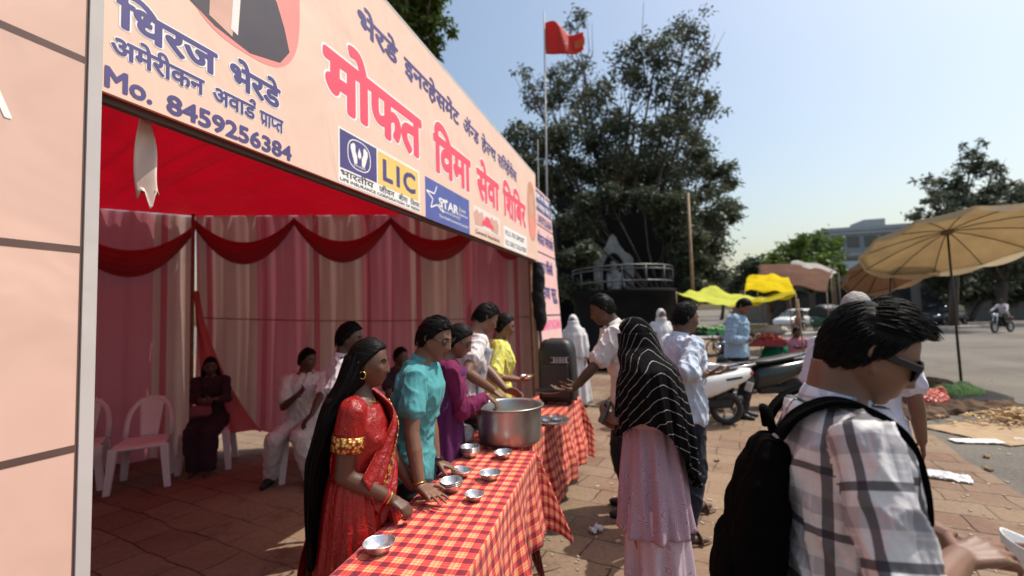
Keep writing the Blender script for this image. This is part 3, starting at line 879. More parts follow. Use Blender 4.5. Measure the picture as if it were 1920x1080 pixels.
for sx in (-1, 1):
    mb = MB(); mb.box((sx * .12, -.1, .015), (.05, .05, .03), None, .006); mb.build('foot', M['rubber'], sp_)

# ------------------------------------------------------------------ white plastic chairs
def chair_proto():
    t = thing('plastic_chair', 'x', 'chair', group='white plastic chairs in the tent')
    mb = MB()
    def seat(u, v):
        x = (u - .5) * (.44 - .05 * v); y = (.5 - v) * .42
        z = .43 - .018 * math.exp(-((u - .5) / .3) ** 2) * math.sin(PI * v) - .03 * max(0, .12 - v) / .12
        return (x, y, z)
    mb.grid(seat, 14, 12); link('seat', evaluate(mb.mesh('s'), [('SOLIDIFY', dict(thickness=.022, offset=-1)), ('BEVEL', dict(width=.006, segments=2))]), M['white_plastic'], t)
    for sx in (-1, 1):
        for fy in (1, -1):
            mb = MB(); x0, y0 = sx * (.205 if fy > 0 else .18), .19 * fy
            rs = []
            for z, k in ((.43, 0), (.3, .25), (.0, 1)):
                cx = x0 + sx * .035 * k; cy = y0 + fy * (.03 if fy > 0 else .07) * k; w = .036 - .008 * k
                rs.append([(cx + a * w, cy + b_ * w * .8, z) for a, b_ in ((-1, -1), (1, -1), (1, 1), (-1, 1))])
            mb.flat = True; mb.rings(rs); link('leg', evaluate(mb.mesh('l'), [('BEVEL', dict(width=.006, segments=2))]), M['white_plastic'], t)
    mb = MB()
    def tilt(z): return -.20 - .16 * (z - .43) / .42
    pts = []
    for k in range(17):
        a = PI * k / 16; x = -.20 * math.cos(a) * (1 - .04 * math.sin(a)); z = .44 + .40 * math.sin(a) ** .55
        pts.append((x, tilt(z) - .03 * (1 - (x / .2) ** 2), z))
    mb.tube(pts, .026, 10, flat=.55, up=(0, 1, 0))
    def splat(u, v):
        z = .43 + .41 * v; x = (u - .5) * (.15 + .08 * v)
        return (x, tilt(z) - .03 * (1 - (x / .2) ** 2), z)
    s = MB(); s.grid(splat, 8, 10)
    link('backrest', mb.mesh('b'), M['white_plastic'], t)
    link('back_splat', evaluate(s.mesh('s'), [('SOLIDIFY', dict(thickness=.016, offset=0))]), M['white_plastic'], t)
    return t
ch = chair_proto()
CH = [((-3.88, 4.80), 152, 'empty white plastic chair standing in front, nearest the tent mouth'),
      ((-4.52, 4.74), 150, 'empty white plastic chair partly cut off by the white edge strip'),
      ((-3.55, 5.33), 160, 'white plastic chair under the seated woman in dark clothes'),
      ((-2.28, 4.98), 150, 'white plastic chair under the seated man in white'),
      ((-1.35, 5.35), 160, 'white plastic chair in the shade behind the standing servers')]
for k, (p, h, lb) in enumerate(CH):
    o = ch if k == 0 else dup(ch)
    o.location = (*p, 0); o.rotation_euler = (0, 0, -R(h)); o['label'] = lb

# ------------------------------------------------------------------ market things on the right
def umbrella(base, top, R_, tiltv, label, mat, n=12, drop=.34, lean=None):
    t = thing('market_umbrella', label, 'umbrella', base, group='large tan market umbrellas')
    axis = Vector(tiltv).normalized(); tp = Vector(top) - Vector(base)
    q = Vector((0, 0, 1)).rotation_difference(axis).to_matrix()
    mb = MB(); 
    def fn(u, v):
        a = 2 * PI * u; w = (u * n) % 1; sc = 1 - .05 * (1 - abs(2 * w - 1)) * 0 - .045 * (1 - (2 * w - 1) ** 2) * v
        r = R_ * v * sc; z = -drop * v ** 1.7 - .05 * (1 - (2 * w - 1) ** 2) * v * (1 - v * .3) * -1 * -.6
        return tp + q @ Vector((r * math.cos(a), r * math.sin(a), z))
    mb.grid(fn, n * 8, 12)
    def val(u, v):
        a = 2 * PI * u; w = (u * n) % 1; sc = 1 - .045 * (1 - (2 * w - 1) ** 2); r = R_ * sc
        return tp + q @ Vector((r * math.cos(a) * (1 + .01 * v), r * math.sin(a) * (1 + .01 * v), -drop - .021 - .13 * v * (.35 + .65 * (1 - (2 * w - 1) ** 2))))
    link('canopy', evaluate(mb.mesh('c'), [('SOLIDIFY', dict(thickness=.004))]), mat, t)
    mb = MB(); mb.grid(val, n * 8, 3); mb.build('valance', mat, t)
    for k in range(n):
        a = 2 * PI * k / n; P = []
        for v in (0.02, .3, .6, .98):
            P.append(tp + q @ Vector((R_ * v * math.cos(a), R_ * v * math.sin(a), -drop * v ** 1.7 - .022)))
        r = MB(); r.tube(P, .009, 5); r.build('rib', M['dark_metal'], t)
    mb = MB(); mb.tube([(0, 0, 0), tp * .5, tp * .985], [.024, .022, .018], 10); mb.build('pole', M['dark_metal'], t)
    mb = MB(); h = tp * .985; mb.ball(h, (.10, .10, .05), q); mb.build('hub', M['wood'], t)
    return t
def tan(name, c, f):
    t = NT(name); n = t.noise(3, 4, t.co()); col = t.ramp(n, [(.3, tuple(x * .85 for x in c)), (.7, c)]); t.base(col); t.set(Roughness=.8); translucent(t, col, f); return t.mat
M['tan_canvas'] = tan('tan_canvas', (.62, .50, .33), .55)
M['brown_canvas'] = tan('brown_canvas', (.36, .22, .13), .45)
b0 = gr(1803, 722, -.03); 
umbrella(b0, at(1776, 432, 9.0), 1.50, (.10, .34, 1), 'large tan scalloped market umbrella on a thin dark pole, nearest the camera', M['tan_canvas'], drop=.30)
umbrella(at(1690, 640, 11.5) * Vector((1, 1, 0)).to_3d() if False else Vector((9.6, 11.8, -.03)), at(1672, 478, 11.4), 1.30, (-.10, .62, 1), 'brownish market umbrella tilted behind the large tan one', M['brown_canvas'], drop=.30)
# sagging sheets over the carts
def awning(name, label, pts, mat, sag, poles, seed, grp=None, fringe=0.0):
    P = [Vector(p) for p in pts]; c = sum(P, Vector()) / 4; base = Vector((c.x, c.y, -.03))
    t = thing(name, label, 'awning', base, group=grp)
    def fn(u, v):
        p = P[0].lerp(P[1], u).lerp(P[3].lerp(P[2], u), v) - base
        p.z -= sag * 4 * u * (1 - u) * .6 + sag * 4 * v * (1 - v) * .6
        p.z += .10 * mnoise.noise((u * 4 + seed, v * 4, seed)); 
        return p
    mb = MB(); mb.grid(fn, 24, 18); link('awning_sheet', evaluate(mb.mesh('a'), [('SOLIDIFY', dict(thickness=.006))]), mat, t)
    for i in poles:
        p = P[i] - base; m = MB(); m.tube([(p.x, p.y, 0), (p.x, p.y, p.z + .02)], .016, 7); m.build('pole', M['bamboo'], t)
    return t
def sheet(name, c, f):
    t = NT(name); col = t.ramp(t.noise(3, 4, t.co()), [(.3, tuple(x * .8 for x in c)), (.7, c)]); t.base(col); t.set(Roughness=.85, Specular_IOR_Level=.08)
    t.bump(t.noise(6, 3, t.co(), .5, 1), .6, .06); translucent(t, col, f); return t.mat
M['lime_sheet'] = sheet('lime_sheet', (.75, .78, .14), .5)
M['yellow_sheet'] = sheet('yellow_sheet', (.90, .72, .01), .5)
M['olive_sheet'] = sheet('olive_sheet', (.60, .52, .03), .5)
M['brown_tarp'] = sheet('brown_tarp', (.13, .065, .042), .12)
M['white_tarp'] = sheet('white_tarp', (.50, .46, .43), .25)
awning('street_awning', 'pale lime green sheet stretched over a cart behind the man in pale blue', (at(1268, 548, 11.0), at(1378, 575, 9.6), at(1440, 560, 11.5), at(1330, 536, 13)), M['lime_sheet'], .10, (0, 1, 2), 1)
awning('street_awning', 'olive yellow sheet sagging above the man with the phone', (at(1368, 577, 9.7), at(1492, 552, 10.2), at(1490, 545, 12.4), at(1385, 560, 12.2)), M['olive_sheet'], .05, (0, 1, 2), 2)
awning('street_awning', 'bright yellow sheet bunched over the fruit cart', (at(1396, 546, 12.0), at(1492, 556, 12.0), at(1478, 520, 13.6), at(1402, 518, 13.6)), M['yellow_sheet'], -.10, (0, 1, 2), 3)
awning('street_awning', 'brown tarpaulin awning with a pale top over the far stall', (at(1420, 540, 16), at(1550, 548, 15), at(1562, 508, 18), at(1425, 496, 18)), M['brown_tarp'], -.2, (0, 1, 2, 3), 4)
awning('street_awning', 'whitish tarpaulin strip thrown over the brown awning', (at(1480, 500, 17.8), at(1558, 522, 17.0), at(1572, 512, 18.2), at(1488, 490, 18.4)), M['white_tarp'], -.15, (1, 2), 5)
# hand carts
def cart(p, rz, label, body, cargo, seed):
    t = thing('hand_cart', label, 'cart', (p.x, p.y, -.03), rz, 'vegetable hand carts')
    mb = MB(); mb.box((0, 0, .78), (1.7, .95, .05), None, .01)
    for sy in (-1, 1): mb.box((0, sy * .46, .85), (1.7, .03, .11))
    for sx in (-1, 1): mb.box((sx * .84, 0, .85), (.03, .9, .105))
    mb.build('cart_bed', body, t)
    for sx in (-1, 1):
        for sy in (-1, 1):
            w = MB(); c = Vector((sx * .55, sy * .40, .30))
            w.tube([c + Vector((.29 * math.cos(2 * PI * k / 20), 0, .29 * math.sin(2 * PI * k / 20))) for k in range(21)], .022, 6, False)
            for k in range(8): w.tube([c, c + Vector((.28 * math.cos(PI * k / 4), 0, .28 * math.sin(PI * k / 4)))], .006, 4)
            w.build('wheel', M['rubber'], t)
            l = MB(); l.tube([(sx * .55, sy * .40, .30), (sx * .55, sy * .40, .76)], .02, 6); l.build('leg', M['dark_metal'], t)
    rr = random.Random(seed); mb = MB()
    for k in range(46):
        mb.ball((rr.uniform(-.72, .72), rr.uniform(-.36, .36), .85 + rr.uniform(0, .16)), rr.uniform(.06, .10), None, 10, 7)
    o = mb.build('produce', cargo, t); o['kind'] = 'stuff'
M['green_paint'] = plain('green_paint', (.03, .22, .11), .5, var=.2)
M['maroon_paint'] = plain('maroon_paint', (.30, .03, .04), .5, var=.25)
M['fruit_red'] = plain('fruit_red', (.40, .06, .04), .45, var=.4, scale=3)
M['fruit_green'] = plain('fruit_green', (.10, .28, .06), .5, var=.4, scale=3)
cart(gr(1345, 668, -.03) * 1.0, R(20), 'green painted hand cart under the lime sheet', M['green_paint'], M['fruit_green'], 1)
cart(Vector((6.1, 11.3, 0)), R(65), 'maroon painted hand cart carrying a white sack under the yellow sheets', M['maroon_paint'], M['fruit_red'], 2)
mb = MB(); mb.ball((0, 0, .13), (.55, .34, .14)); 
setp(link('white_sack', fuse(mb, .03, 2, [(.2, .10)]), M['white_tarp'], None, (6.2, 11.25, .93)), 'plump white sack lying on the maroon hand cart', 'sack')
# goods on the ground at the road edge
M['gunny'] = cloth('gunny', (.095, .055, .032), var=.45, wr=.9, wscale=14)
def heap(p, r, h, seed, disp=.12, vox=.03):
    mb = MB(); mb.ball((0, 0, 0), (r[0], r[1], h)); rr = random.Random(seed)
    for k in range(4): mb.ball((rr.uniform(-.6, .6) * r[0], rr.uniform(-.6, .6) * r[1], 0), (r[0] * .45, r[1] * .5, h * rr.uniform(.7, 1.35)))
    me = fuse(mb, vox, 2, [(.16, disp)]); V = coords(me); V[:, 2] = np.maximum(V[:, 2], -.01); me.vertices.foreach_set('co', V.ravel()); me.update(); return me
def hp(px, py, r, h, mat, name, label, cat, seed, disp=.1, grp=None, rz=0.0, dz=-.022):
    p = gr(px, py, -.03); return setp(link(name, heap(p, r, h, seed, disp), mat, None, (p.x, p.y, dz), rz), label, cat, grp)
def mottled(name, cols, scale, rough=.7):
    t = NT(name); v = t.n('TexVoronoi'); v.inputs['Scale'].default_value = scale; t.l(t.co(), v.inputs['Vector'])
    s = t.n('SeparateXYZ'); t.l(v.outputs['Color'], s.inputs[0])
    t.base(t.ramp(s.outputs[0], [(i / (len(cols) - 1), c) for i, c in enumerate(cols)])); t.set(Roughness=rough)
    t.bump(v.outputs['Distance'], .9, .03); return t.mat
hp(1700, 778, (.55, .35), .14, M['gunny'], 'gunny_cloth', 'dark gunny cloth rumpled on the road edge beyond the sunglasses', 'sackcloth', 1, .16, 'gunny cloths spread for the vendor')
hp(1810, 770, (1.0, .42), .13, M['gunny'], 'gunny_cloth', 'long brown gunny cloth heaped beside the pale roots', 'sackcloth', 2, .18, 'gunny cloths spread for the vendor', R(-20))
hp(1745, 732, (.42, .32), .24, M['gunny'], 'gunny_sack', 'full brown gunny sack slumped beside the green chillies', 'sack', 3, .12)
hp(1792, 738, (.50, .26), .17, mottled('chillies', [(.10, .22, .04), (.18, .32, .07), (.28, .38, .12)], 30), 'green_vegetables', 'heap of bright green vegetables at the foot of the umbrella pole', 'vegetables', 4, .06)
hp(1748, 768, (.34, .14), .27, mottled('tomatoes', [(.38, .03, .02), (.5, .07, .04), (.3, .05, .03)], 22, .4), 'red_vegetables', 'small heap of red vegetables on the gunny cloth', 'vegetables', 5, .04)
# pale roots, each a bent stick, one uncountable heap
rr = random.Random(5); mb = MB(); c = gr(1905, 795, -.03)
for k in range(230):
    a = rr.uniform(0, 2 * PI); r = abs(rr.gauss(0, .34)); r = min(r, .75)
    p = Vector((r * math.cos(a) * 1.2, r * math.sin(a) * .7, .02 + .16 * max(0, 1 - r / .6) * rr.random() + .03)); th = rr.uniform(0, PI); d = Vector((math.cos(th), math.sin(th), rr.uniform(-.2, .2))) * .06
    mb.tube([p - d, p + Vector((0, 0, .006)), p + d], [.007, .014, .006], 5)
o = mb.build('root_vegetables', plain('pale_roots', (.58, .40, .20), .7, var=.3, scale=8), None, (c.x, c.y, -.018)); setp(o, 'spread heap of pale yellow root vegetables on cardboard', 'vegetables', kind='stuff')
def flatsheet(px, py, w, l, rz, mat, name, label, cat, crump, z0, grp=None, th=.004, seed=1):
    p = gr(px, py, z0); mb = MB()
    mb.grid(lambda u, v: ((u - .5) * w, (v - .5) * l, .006 + crump * abs(mnoise.noise((u * 5 + seed, v * 5, seed * 2.3))) + crump * .4 * abs(mnoise.noise((u * 14, v * 14, seed)))), 30, 24)
    me = evaluate(mb.mesh('s'), [('SOLIDIFY', dict(thickness=th, offset=1))])
    return setp(link(name, me, mat, None, (p.x, p.y, z0 + .002), rz), label, cat, grp)
M['cardboard'] = plain('cardboard', (.34, .23, .13), .8, var=.15, bump=.1)
flatsheet(1900, 808, 1.7, .95, R(12), M['cardboard'], 'cardboard_sheet', 'brown cardboard sheet under the pale roots', 'cardboard', .02, -.03, seed=3)
flatsheet(1830, 830, .48, .16, R(-12), M['paper_white'], 'cardboard_strip', 'whitish cardboard strip lying alone on the road', 'cardboard', .02, -.03, th=.012, seed=4)
t = NT('clear_polythene'); t.base((.8, .8, .8)); t.set(Roughness=.25); t.bump(t.noise(18, 3, t.co(), .6, 1), .6, .02)
tp_ = t.n('BsdfTransparent'); mx = t.n('MixShader'); mx.inputs[0].default_value = .7; t.l(tp_.outputs[0], mx.inputs[1]); t.l(t.b.outputs[0], mx.inputs[2]); t.l(mx.outputs[0], t.out.inputs[0]); M['polythene'] = t.mat
flatsheet(1752, 893, .50, .22, R(-38), M['polythene'], 'polythene_bag', 'flattened white polythene bag on the paving', 'plastic bag', .05, 0, seed=6, th=.002)
flatsheet(1118, 998, .10, .07, R(20), M['polythene'], 'crushed_cup', 'crushed white cup on the paving beside the pink dress', 'litter', .05, 0, seed=8)
flatsheet(1345, 863, .13, .05, R(60), M['cardboard'], 'dry_leaf', 'curled dry leaf on the paving left of the backpack', 'leaf', .03, 0, seed=9, th=.002)
for k, (px, py) in enumerate(((1712, 812), (1850, 858), (1853, 882), (1912, 826))):
    flatsheet(px, py, .09, .05, R(40 * k), M['paper_white' if k % 3 == 0 else 'cardboard'], 'paper_scrap', ('pale pebble-like paper scrap beside the sunglasses man\'s collar', 'brown scrap in the road below the whitish strip', 'brown scrap nearest the paving edge', 'white paper scrap at the right below the roots')[k], 'litter', .03, -.03, 'scraps of litter on the road', seed=10 + k, th=.003)
rr = random.Random(21); mb = MB()
for k in range(420):
    px, py = rr.uniform(960, 1920), 640 + 440 * rr.random() ** .8
    p = gr(px, py, 0); z = 0.0 if p.x < edge(p.y) - .1 else -.03
    if p.y > 14: continue
    a = rr.uniform(0, PI); s = rr.uniform(.006, .022)
    mb.box((p.x, p.y, z + s * .18), (s * 2, s, s * .36), Matrix.Rotation(a, 4, 'Z'))
setp(mb.build('debris', plain('debris', (.34, .27, .19), .9, var=.6, scale=1.3)), 'scattered dry crumbs of leaf and grit on paving and road', 'debris', kind='stuff')
# green tarpaulin bundle
p = gr(1488, 706, 0)
mb = MB(); mb.ball((0, 0, .42), (.42, .34, .42)); mb.ball((.35, .1, .34), (.42, .3, .34)); mb.ball((-.2, 0, .2), (.35, .3, .3))
setp(link('tarpaulin_bundle', fuse(mb, .03, 2, [(.25, .16), (.1, .05)]), sheet('green_tarp', (.015, .27, .15), .1), None, (p.x, p.y + .5, 0)), 'bulky bundle wrapped in green tarpaulin behind the dark scooter', 'bundle')
# ------------------------------------------------------------------ trees
def leafmat(name, c, tr=.3):
    t = NT(name); o = t.n('TexNoise'); o.inputs['Scale'].default_value = .9; t.l(t.co(), o.inputs['Vector'])
    o2 = t.noise(14, 2, t.co())
    m = t.math('ADD', t.math('MULTIPLY', o.outputs['Fac'], .5), t.math('MULTIPLY', o2, .5))
    col = t.ramp(m, [(.3, tuple(q * .55 for q in c)), (.5, c), (.7, (c[0] * 1.7, c[1] * 1.45, c[2] * 1.3))])
    t.base(col); t.set(Roughness=.5, Specular_IOR_Level=.3); translucent(t, col, tr); return t.mat
M['leaf'] = leafmat('leaf', (.072, .090, .055), .3)
M['leaf_bright'] = leafmat('leaf_bright', (.085, .14, .022), .4)
M['leaf_mid'] = leafmat('leaf_mid', (.065, .10, .028), .3)
M['bark'] = plain('bark', (.075, .055, .042), .9, var=.35, scale=5, bump=.6, bscale=18)
def leaves_mesh(clusters, total, ls, lw, droop, seed, sub=7):
    """leaf-shaped faces scattered in clumps inside each cluster (centre, radius, density)"""
    g_ = np.random.default_rng(seed); wts = np.array([r ** 2 * k for c, r, k in clusters]); wts = wts / wts.sum()
    C_ = []
    for (c, r, k), w in zip(clusters, wts):
        n = int(total * w); nsub = max(4, int(sub * (1 + r)))
        d = g_.normal(size=(nsub, 3)); d /= np.linalg.norm(d, axis=1)[:, None]
        sc = np.array(c) + d * (r * g_.random((nsub, 1)) ** .45) * np.array([1, 1, .8])
        idx = g_.integers(0, nsub, n); sr = r * (.16 + .22 * g_.random(nsub))
        C_.append(sc[idx] + g_.normal(size=(n, 3)) * sr[idx][:, None] * np.array([.62, .62, .5]))
    P = np.concatenate(C_); n = len(P)
    a = g_.random(n) * 2 * PI; el = -droop + g_.normal(size=n) * .5
    d = np.stack([np.cos(a) * np.cos(el), np.sin(a) * np.cos(el), np.sin(el)], 1)
    q = g_.normal(size=(n, 3)); w = np.cross(d, q); w /= np.linalg.norm(w, axis=1)[:, None]
    s = (.6 + .8 * g_.random(n))[:, None]
    V = np.stack([P, P + d * ls * .45 * s + w * lw * .5 * s, P + d * ls * s, P + d * ls * .45 * s - w * lw * .5 * s], 1).reshape(-1, 3)
    me = bpy.data.meshes.new('crown'); me.vertices.add(len(V)); me.vertices.foreach_set('co', V.ravel())
    me.loops.add(n * 4); me.loops.foreach_set('vertex_index', np.arange(n * 4)); me.polygons.add(n)
    me.polygons.foreach_set('loop_start', np.arange(n) * 4); me.polygons.foreach_set('loop_total', np.full(n, 4)); me.update(); me.validate(); return me
def tree(label, base, cl, total, ls, lw, droop, mat, seed, trunk_r=.2, fork=.35, group=None, name='tree'):
    base = Vector(base); t = thing(name, label, 'tree', base, group=group); rr = random.Random(seed)
    C2 = [((Vector(c) - base), r, k) for c, r, k in cl]
    top = sum((c for c, r, k in C2), Vector()) / len(C2)
    fk = Vector((top.x * fork, top.y * fork, max(.3, min(c.z - r * .3 for c, r, k in C2)) * .8))
    mb = MB(); pts = [Vector((0, 0, -.05)), fk * .35 + Vector((rr.uniform(-.1, .1), 0, 0)), fk]
    mb.tube(pts, [trunk_r * 1.25, trunk_r, trunk_r * .8], 10)
    for c, r, k in C2:
        mid = fk.lerp(c, .5) + Vector((rr.uniform(-.4, .4), rr.uniform(-.4, .4), rr.uniform(0, .5))) * r * .6
        mb.tube([fk, fk.lerp(mid, .55), mid, mid.lerp(c, .6), c], [trunk_r * .5, trunk_r * .36, trunk_r * .26, trunk_r * .17, trunk_r * .08], 6)
        for q in range(5):
            e = c + Vector((rr.gauss(0, 1), rr.gauss(0, 1), rr.gauss(.2, .8))) * r * .55
            mb.tube([mid.lerp(c, .6), mid.lerp(e, .75), e], [trunk_r * .10, trunk_r * .07, trunk_r * .03], 4)
    mb.build('trunk', M['bark'], t)
    link('crown', leaves_mesh([(tuple(c), r, k) for c, r, k in C2], total, ls, lw, droop, seed), mat, t)
    return t
def clus(lst, d0, seed, spread=2.0):
    rr = random.Random(seed); o = []
    for px, py, rp, k in lst:
        d = d0 + rr.uniform(-spread, spread); o.append((at(px, py, d), rp / 850 * d, k))
    return o
big = [(1290, 55, 48, .30), (1232, 92, 52, .34), (1322, 112, 42, .26), (1190, 140, 60, .38), (1275, 180, 62, .42), (1328, 205, 34, .3), (1078, 150, 55, .36), (1030, 185, 48, .36), (1080, 35, 26, .3),
       (985, 140, 24, .22), (1130, 215, 70, .42), (1040, 262, 62, .6), (975, 262, 44, .5), (965, 312, 42, .9), (1210, 265, 78, .5), (1305, 290, 62, .75), (1348, 340, 40, .75), (1120, 330, 80, 1.1),
       (1240, 362, 80, 1.0), (1335, 395, 52, 1.0), (1020, 345, 58, 1.3), (1180, 425, 86, 1.4), (1300, 445, 66, 1.2), (1082, 425, 80, 1.5), (1322, 505, 40, 1.2), (1255, 510, 70, 1.4), (1150, 510, 80, 1.4), (945, 265, 22, .22)]
tree('tall feathery dark tree behind the flagpole and memorial', (4.6, 20.5, -.03), clus(big, 19.5, 4, 2.2), 98000, .22, .075, .5, M['leaf'], 11, .26, .5)
tree('low dark leafy tree crowding round the memorial wall', (5.6, 14.2, -.03), clus([(1075, 420, 34, 1.3), (1095, 385, 34, 1.2), (1140, 372, 30, 1), (1205, 365, 30, .8), (1262, 385, 36, 1.2), (1285, 430, 40, 1.3), (1292, 480, 40, 1.3), (1080, 480, 36, 1.3), (1078, 540, 34, 1.3), (1300, 540, 34, 1.2), (1245, 430, 22, .8), (1110, 430, 22, .8)], 14.4, 44, .35), 26000, .15, .06, .4, M['leaf'], 45, .12, .5)
tree('bright green leafy tree rising behind the top edge of the banner', (-2.6, 10.4, -.03), clus([(745, -50, 90, 1), (795, 10, 46, 1), (822, 52, 32, 1), (815, 92, 20, .8), (760, 40, 50, 1), (690, -90, 110, 1)], 10.0, 5, .5), 16000, .15, .06, .5, M['leaf_bright'], 12, .16, .5)
tree('rounded bright green tree left of the grey building', (25, 44, -.03), clus([(1490, 485, 42, 1), (1530, 470, 40, 1), (1455, 505, 34, 1), (1545, 500, 34, 1), (1500, 455, 22, .7), (1510, 520, 40, 1)], 42, 6, 3), 9000, .42, .2, .2, M['leaf_bright'], 13, .3, .5, 'trees along the far road')
tree('small dark green tree left of the rounded bright one', (22, 47, -.03), clus([(1410, 510, 30, 1), (1440, 525, 30, 1), (1395, 535, 24, 1), (1425, 545, 30, 1)], 46, 7, 2), 6000, .42, .2, .2, M['leaf'], 14, .25, .5, 'trees along the far road')
tree('low greyish far tree beside the memorial wall', (33, 72, -.03), clus([(1362, 530, 22, 1), (1345, 545, 24, 1), (1375, 548, 22, 1)], 70, 8, 2), 3500, .55, .28, .2, M['leaf'], 15, .25, .5, 'trees along the far road')
rt = [(1825, 280, 22, .3), (1832, 310, 26, .4), (1868, 312, 22, .3), (1790, 345, 30, .6), (1735, 342, 18, .25), (1752, 372, 26, .5), (1812, 372, 40, .9), (1770, 400, 34, .8), (1880, 345, 20, .4), (1720, 405, 18, .4), (1835, 410, 50, 1)]
tree('spiky dark tree rising behind the large tan umbrella', (27, 28, -.03), clus(rt, 27, 9, 1.5), 15000, .25, .09, .3, M['leaf'], 16, .22, .5)
rt2 = [(1895, 375, 36, 1.2), (1930, 400, 60, 1.3), (1880, 430, 50, 1.4), (1850, 470, 50, 1.4), (1905, 490, 60, 1.4), (1960, 440, 80, 1.4), (1800, 470, 40, 1.4)]
tree('dense dark spreading tree at the right edge behind the umbrella', (33, 31, -.03), clus(rt2, 31, 10, 1.5), 20000, .30, .14, .2, M['leaf'], 17, .3, .5)
tree('wide dark tree low behind the umbrella rim beside the road', (27, 36, -.03), clus([(1740, 480, 50, 1.2), (1700, 500, 40, 1.2), (1780, 510, 46, 1.2), (1660, 505, 34, 1.0)], 36, 18, 1.5), 9000, .34, .16, .2, M['leaf'], 18, .25, .5, 'trees along the far road')
tree('dark scrubby tree line stub before the shops at the far right', (37, 37, -.03), clus([(1830, 545, 26, 1.3), (1868, 540, 26, 1.3), (1905, 545, 28, 1.3), (1795, 548, 24, 1.2), (1940, 535, 34, 1.2)], 38, 28, 1), 8000, .34, .16, .2, M['leaf'], 48, .2, .5, 'trees along the far road')
# far vegetation that closes the road
g_ = []
rr = random.Random(31)
for k in range(46):
    px = 1290 + k * 15; d = rr.uniform(85, 120); g_.append((tuple(at(px, 552 - (px - 1290) * .012 + rr.uniform(-8, 6), d)), rr.uniform(2.2, 4.2), 1))
setp(link('far_foliage', leaves_mesh(g_, 16000, .9, .5, .1, 5), M['leaf_mid']), 'low hazy line of far green foliage closing the road', 'foliage', kind='stuff')

# ------------------------------------------------------------------ memorial behind the tent end
M['black_stone'] = plain('black_stone', (.009, .009, .009), .85, spec=.15, var=.3, scale=2, bump=.3)
M['rail'] = plain('rail_steel', (.13, .13, .13), .5, .9)
M['grey_stone'] = plain('grey_stone', (.20, .20, .19), .7, var=.3, scale=3, bump=.3)
mem = thing('memorial', 'dark stone memorial with rounded merlons, an arched frame and a railed platform', 'memorial', (3.6, 14.6, -.03))
mb = MB(); mb.flat = True
mb.box((.3, 1.2, 2.55), (4.6, .5, 5.1), None, .04)
for k in range(7): mb.box((-1.7 + k * .66, 1.2, 5.3), (.44, .5, .5), None, .1)
mb.build('back_wall', M['black_stone'], mem)
for k in range(7):
    b2 = MB(); b2.tube([(-1.7 + k * .66, .98, 5.52), (-1.7 + k * .66, 1.42, 5.52)], .22, 14); b2.build('merlon', M['black_stone'], mem)
mb = MB(); mb.lathe([(0, 0), (1.62, 0), (1.62, .25), (1.5, .3), (1.5, 2.1), (1.6, 2.2), (1.6, 2.3), (0, 2.3)], (-.2, -.6, 0), 40); mb.build('platform', M['black_stone'], mem)
for z in (2.52, 2.86, 2.96):
    mb = MB(); mb.tube([(-.2 + 1.5 * math.cos(a), -.6 + 1.5 * math.sin(a), z) for a in np.linspace(PI * .98, 2 * PI * 1.01, 28)], .026, 8); mb.build('rail', M['rail'], mem)
for a in np.linspace(PI, 2 * PI, 8):
    mb = MB(); mb.tube([(-.2 + 1.5 * math.cos(a), -.6 + 1.5 * math.sin(a), 2.29), (-.2 + 1.5 * math.cos(a), -.6 + 1.5 * math.sin(a), 2.96)], .022, 8); mb.build('rail_post', M['rail'], mem)
# arch (open pointed frame) and the seated figure in it
out = [(-.62, 2.0), (-.62, 3.35), (-.5, 3.5), (-.38, 3.55), (-.2, 3.8), (-.1, 4.05), (0, 4.15), (.1, 4.05), (.2, 3.8), (.38, 3.55), (.5, 3.5), (.62, 3.35), (.62, 2.0)]
inn = [(-.36, 2.0), (-.36, 3.0), (-.34, 3.15), (-.28, 3.3), (-.18, 3.45), (-.08, 3.52), (0, 3.55), (.08, 3.52), (.18, 3.45), (.28, 3.3), (.34, 3.15), (.36, 3.0), (.36, 2.0)]
mb = MB(); n = len(out); mb.flat = True
V4 = []
for y in (-.3, -.12): V4 += [(-.35 + x, y, z) for x, z in out] + [(-.35 + x, y, z) for x, z in inn]
fs = []
for i in range(n - 1):
    fs += [(i, i + 1, n + i + 1, n + i), (2 * n + i, 3 * n + i, 3 * n + i + 1, 2 * n + i + 1), (i, 2 * n + i, 2 * n + i + 1, i + 1), (n + i, n + i + 1, 3 * n + i + 1, 3 * n + i)]
mb.add(V4, fs); mb.build('arch', M['grey_stone'], mem)
mb = MB(); mb.capsule((-.35, -.35, 1.9), (-.35, -.3, 2.5), .26, .2); mb.capsule((-.35, -.3, 2.5), (-.35, -.28, 2.95), .22, .15); mb.ball((-.35, -.3, 3.18), .13); mb.capsule((-.55, -.32, 2.85), (-.6, -.5, 2.45), .07, .05); mb.capsule((-.15, -.32, 2.85), (-.1, -.5, 2.45), .07, .05)
mb.capsule((-.5, -.35, 2.1), (-.5, -.75, 2.05), .11, .09); mb.capsule((-.2, -.35, 2.1), (-.2, -.75, 2.05), .11, .09)
link('statue', fuse(mb, .03, 2), M['grey_stone'], mem)
for k in range(4):
    mb = MB(); mb.box((-2.2, -1.0 - .3 * k, .55 - .15 * k), (1.2, .32, 1.1 - .3 * k), None, .01); mb.build('step', M['grey_stone'], mem)
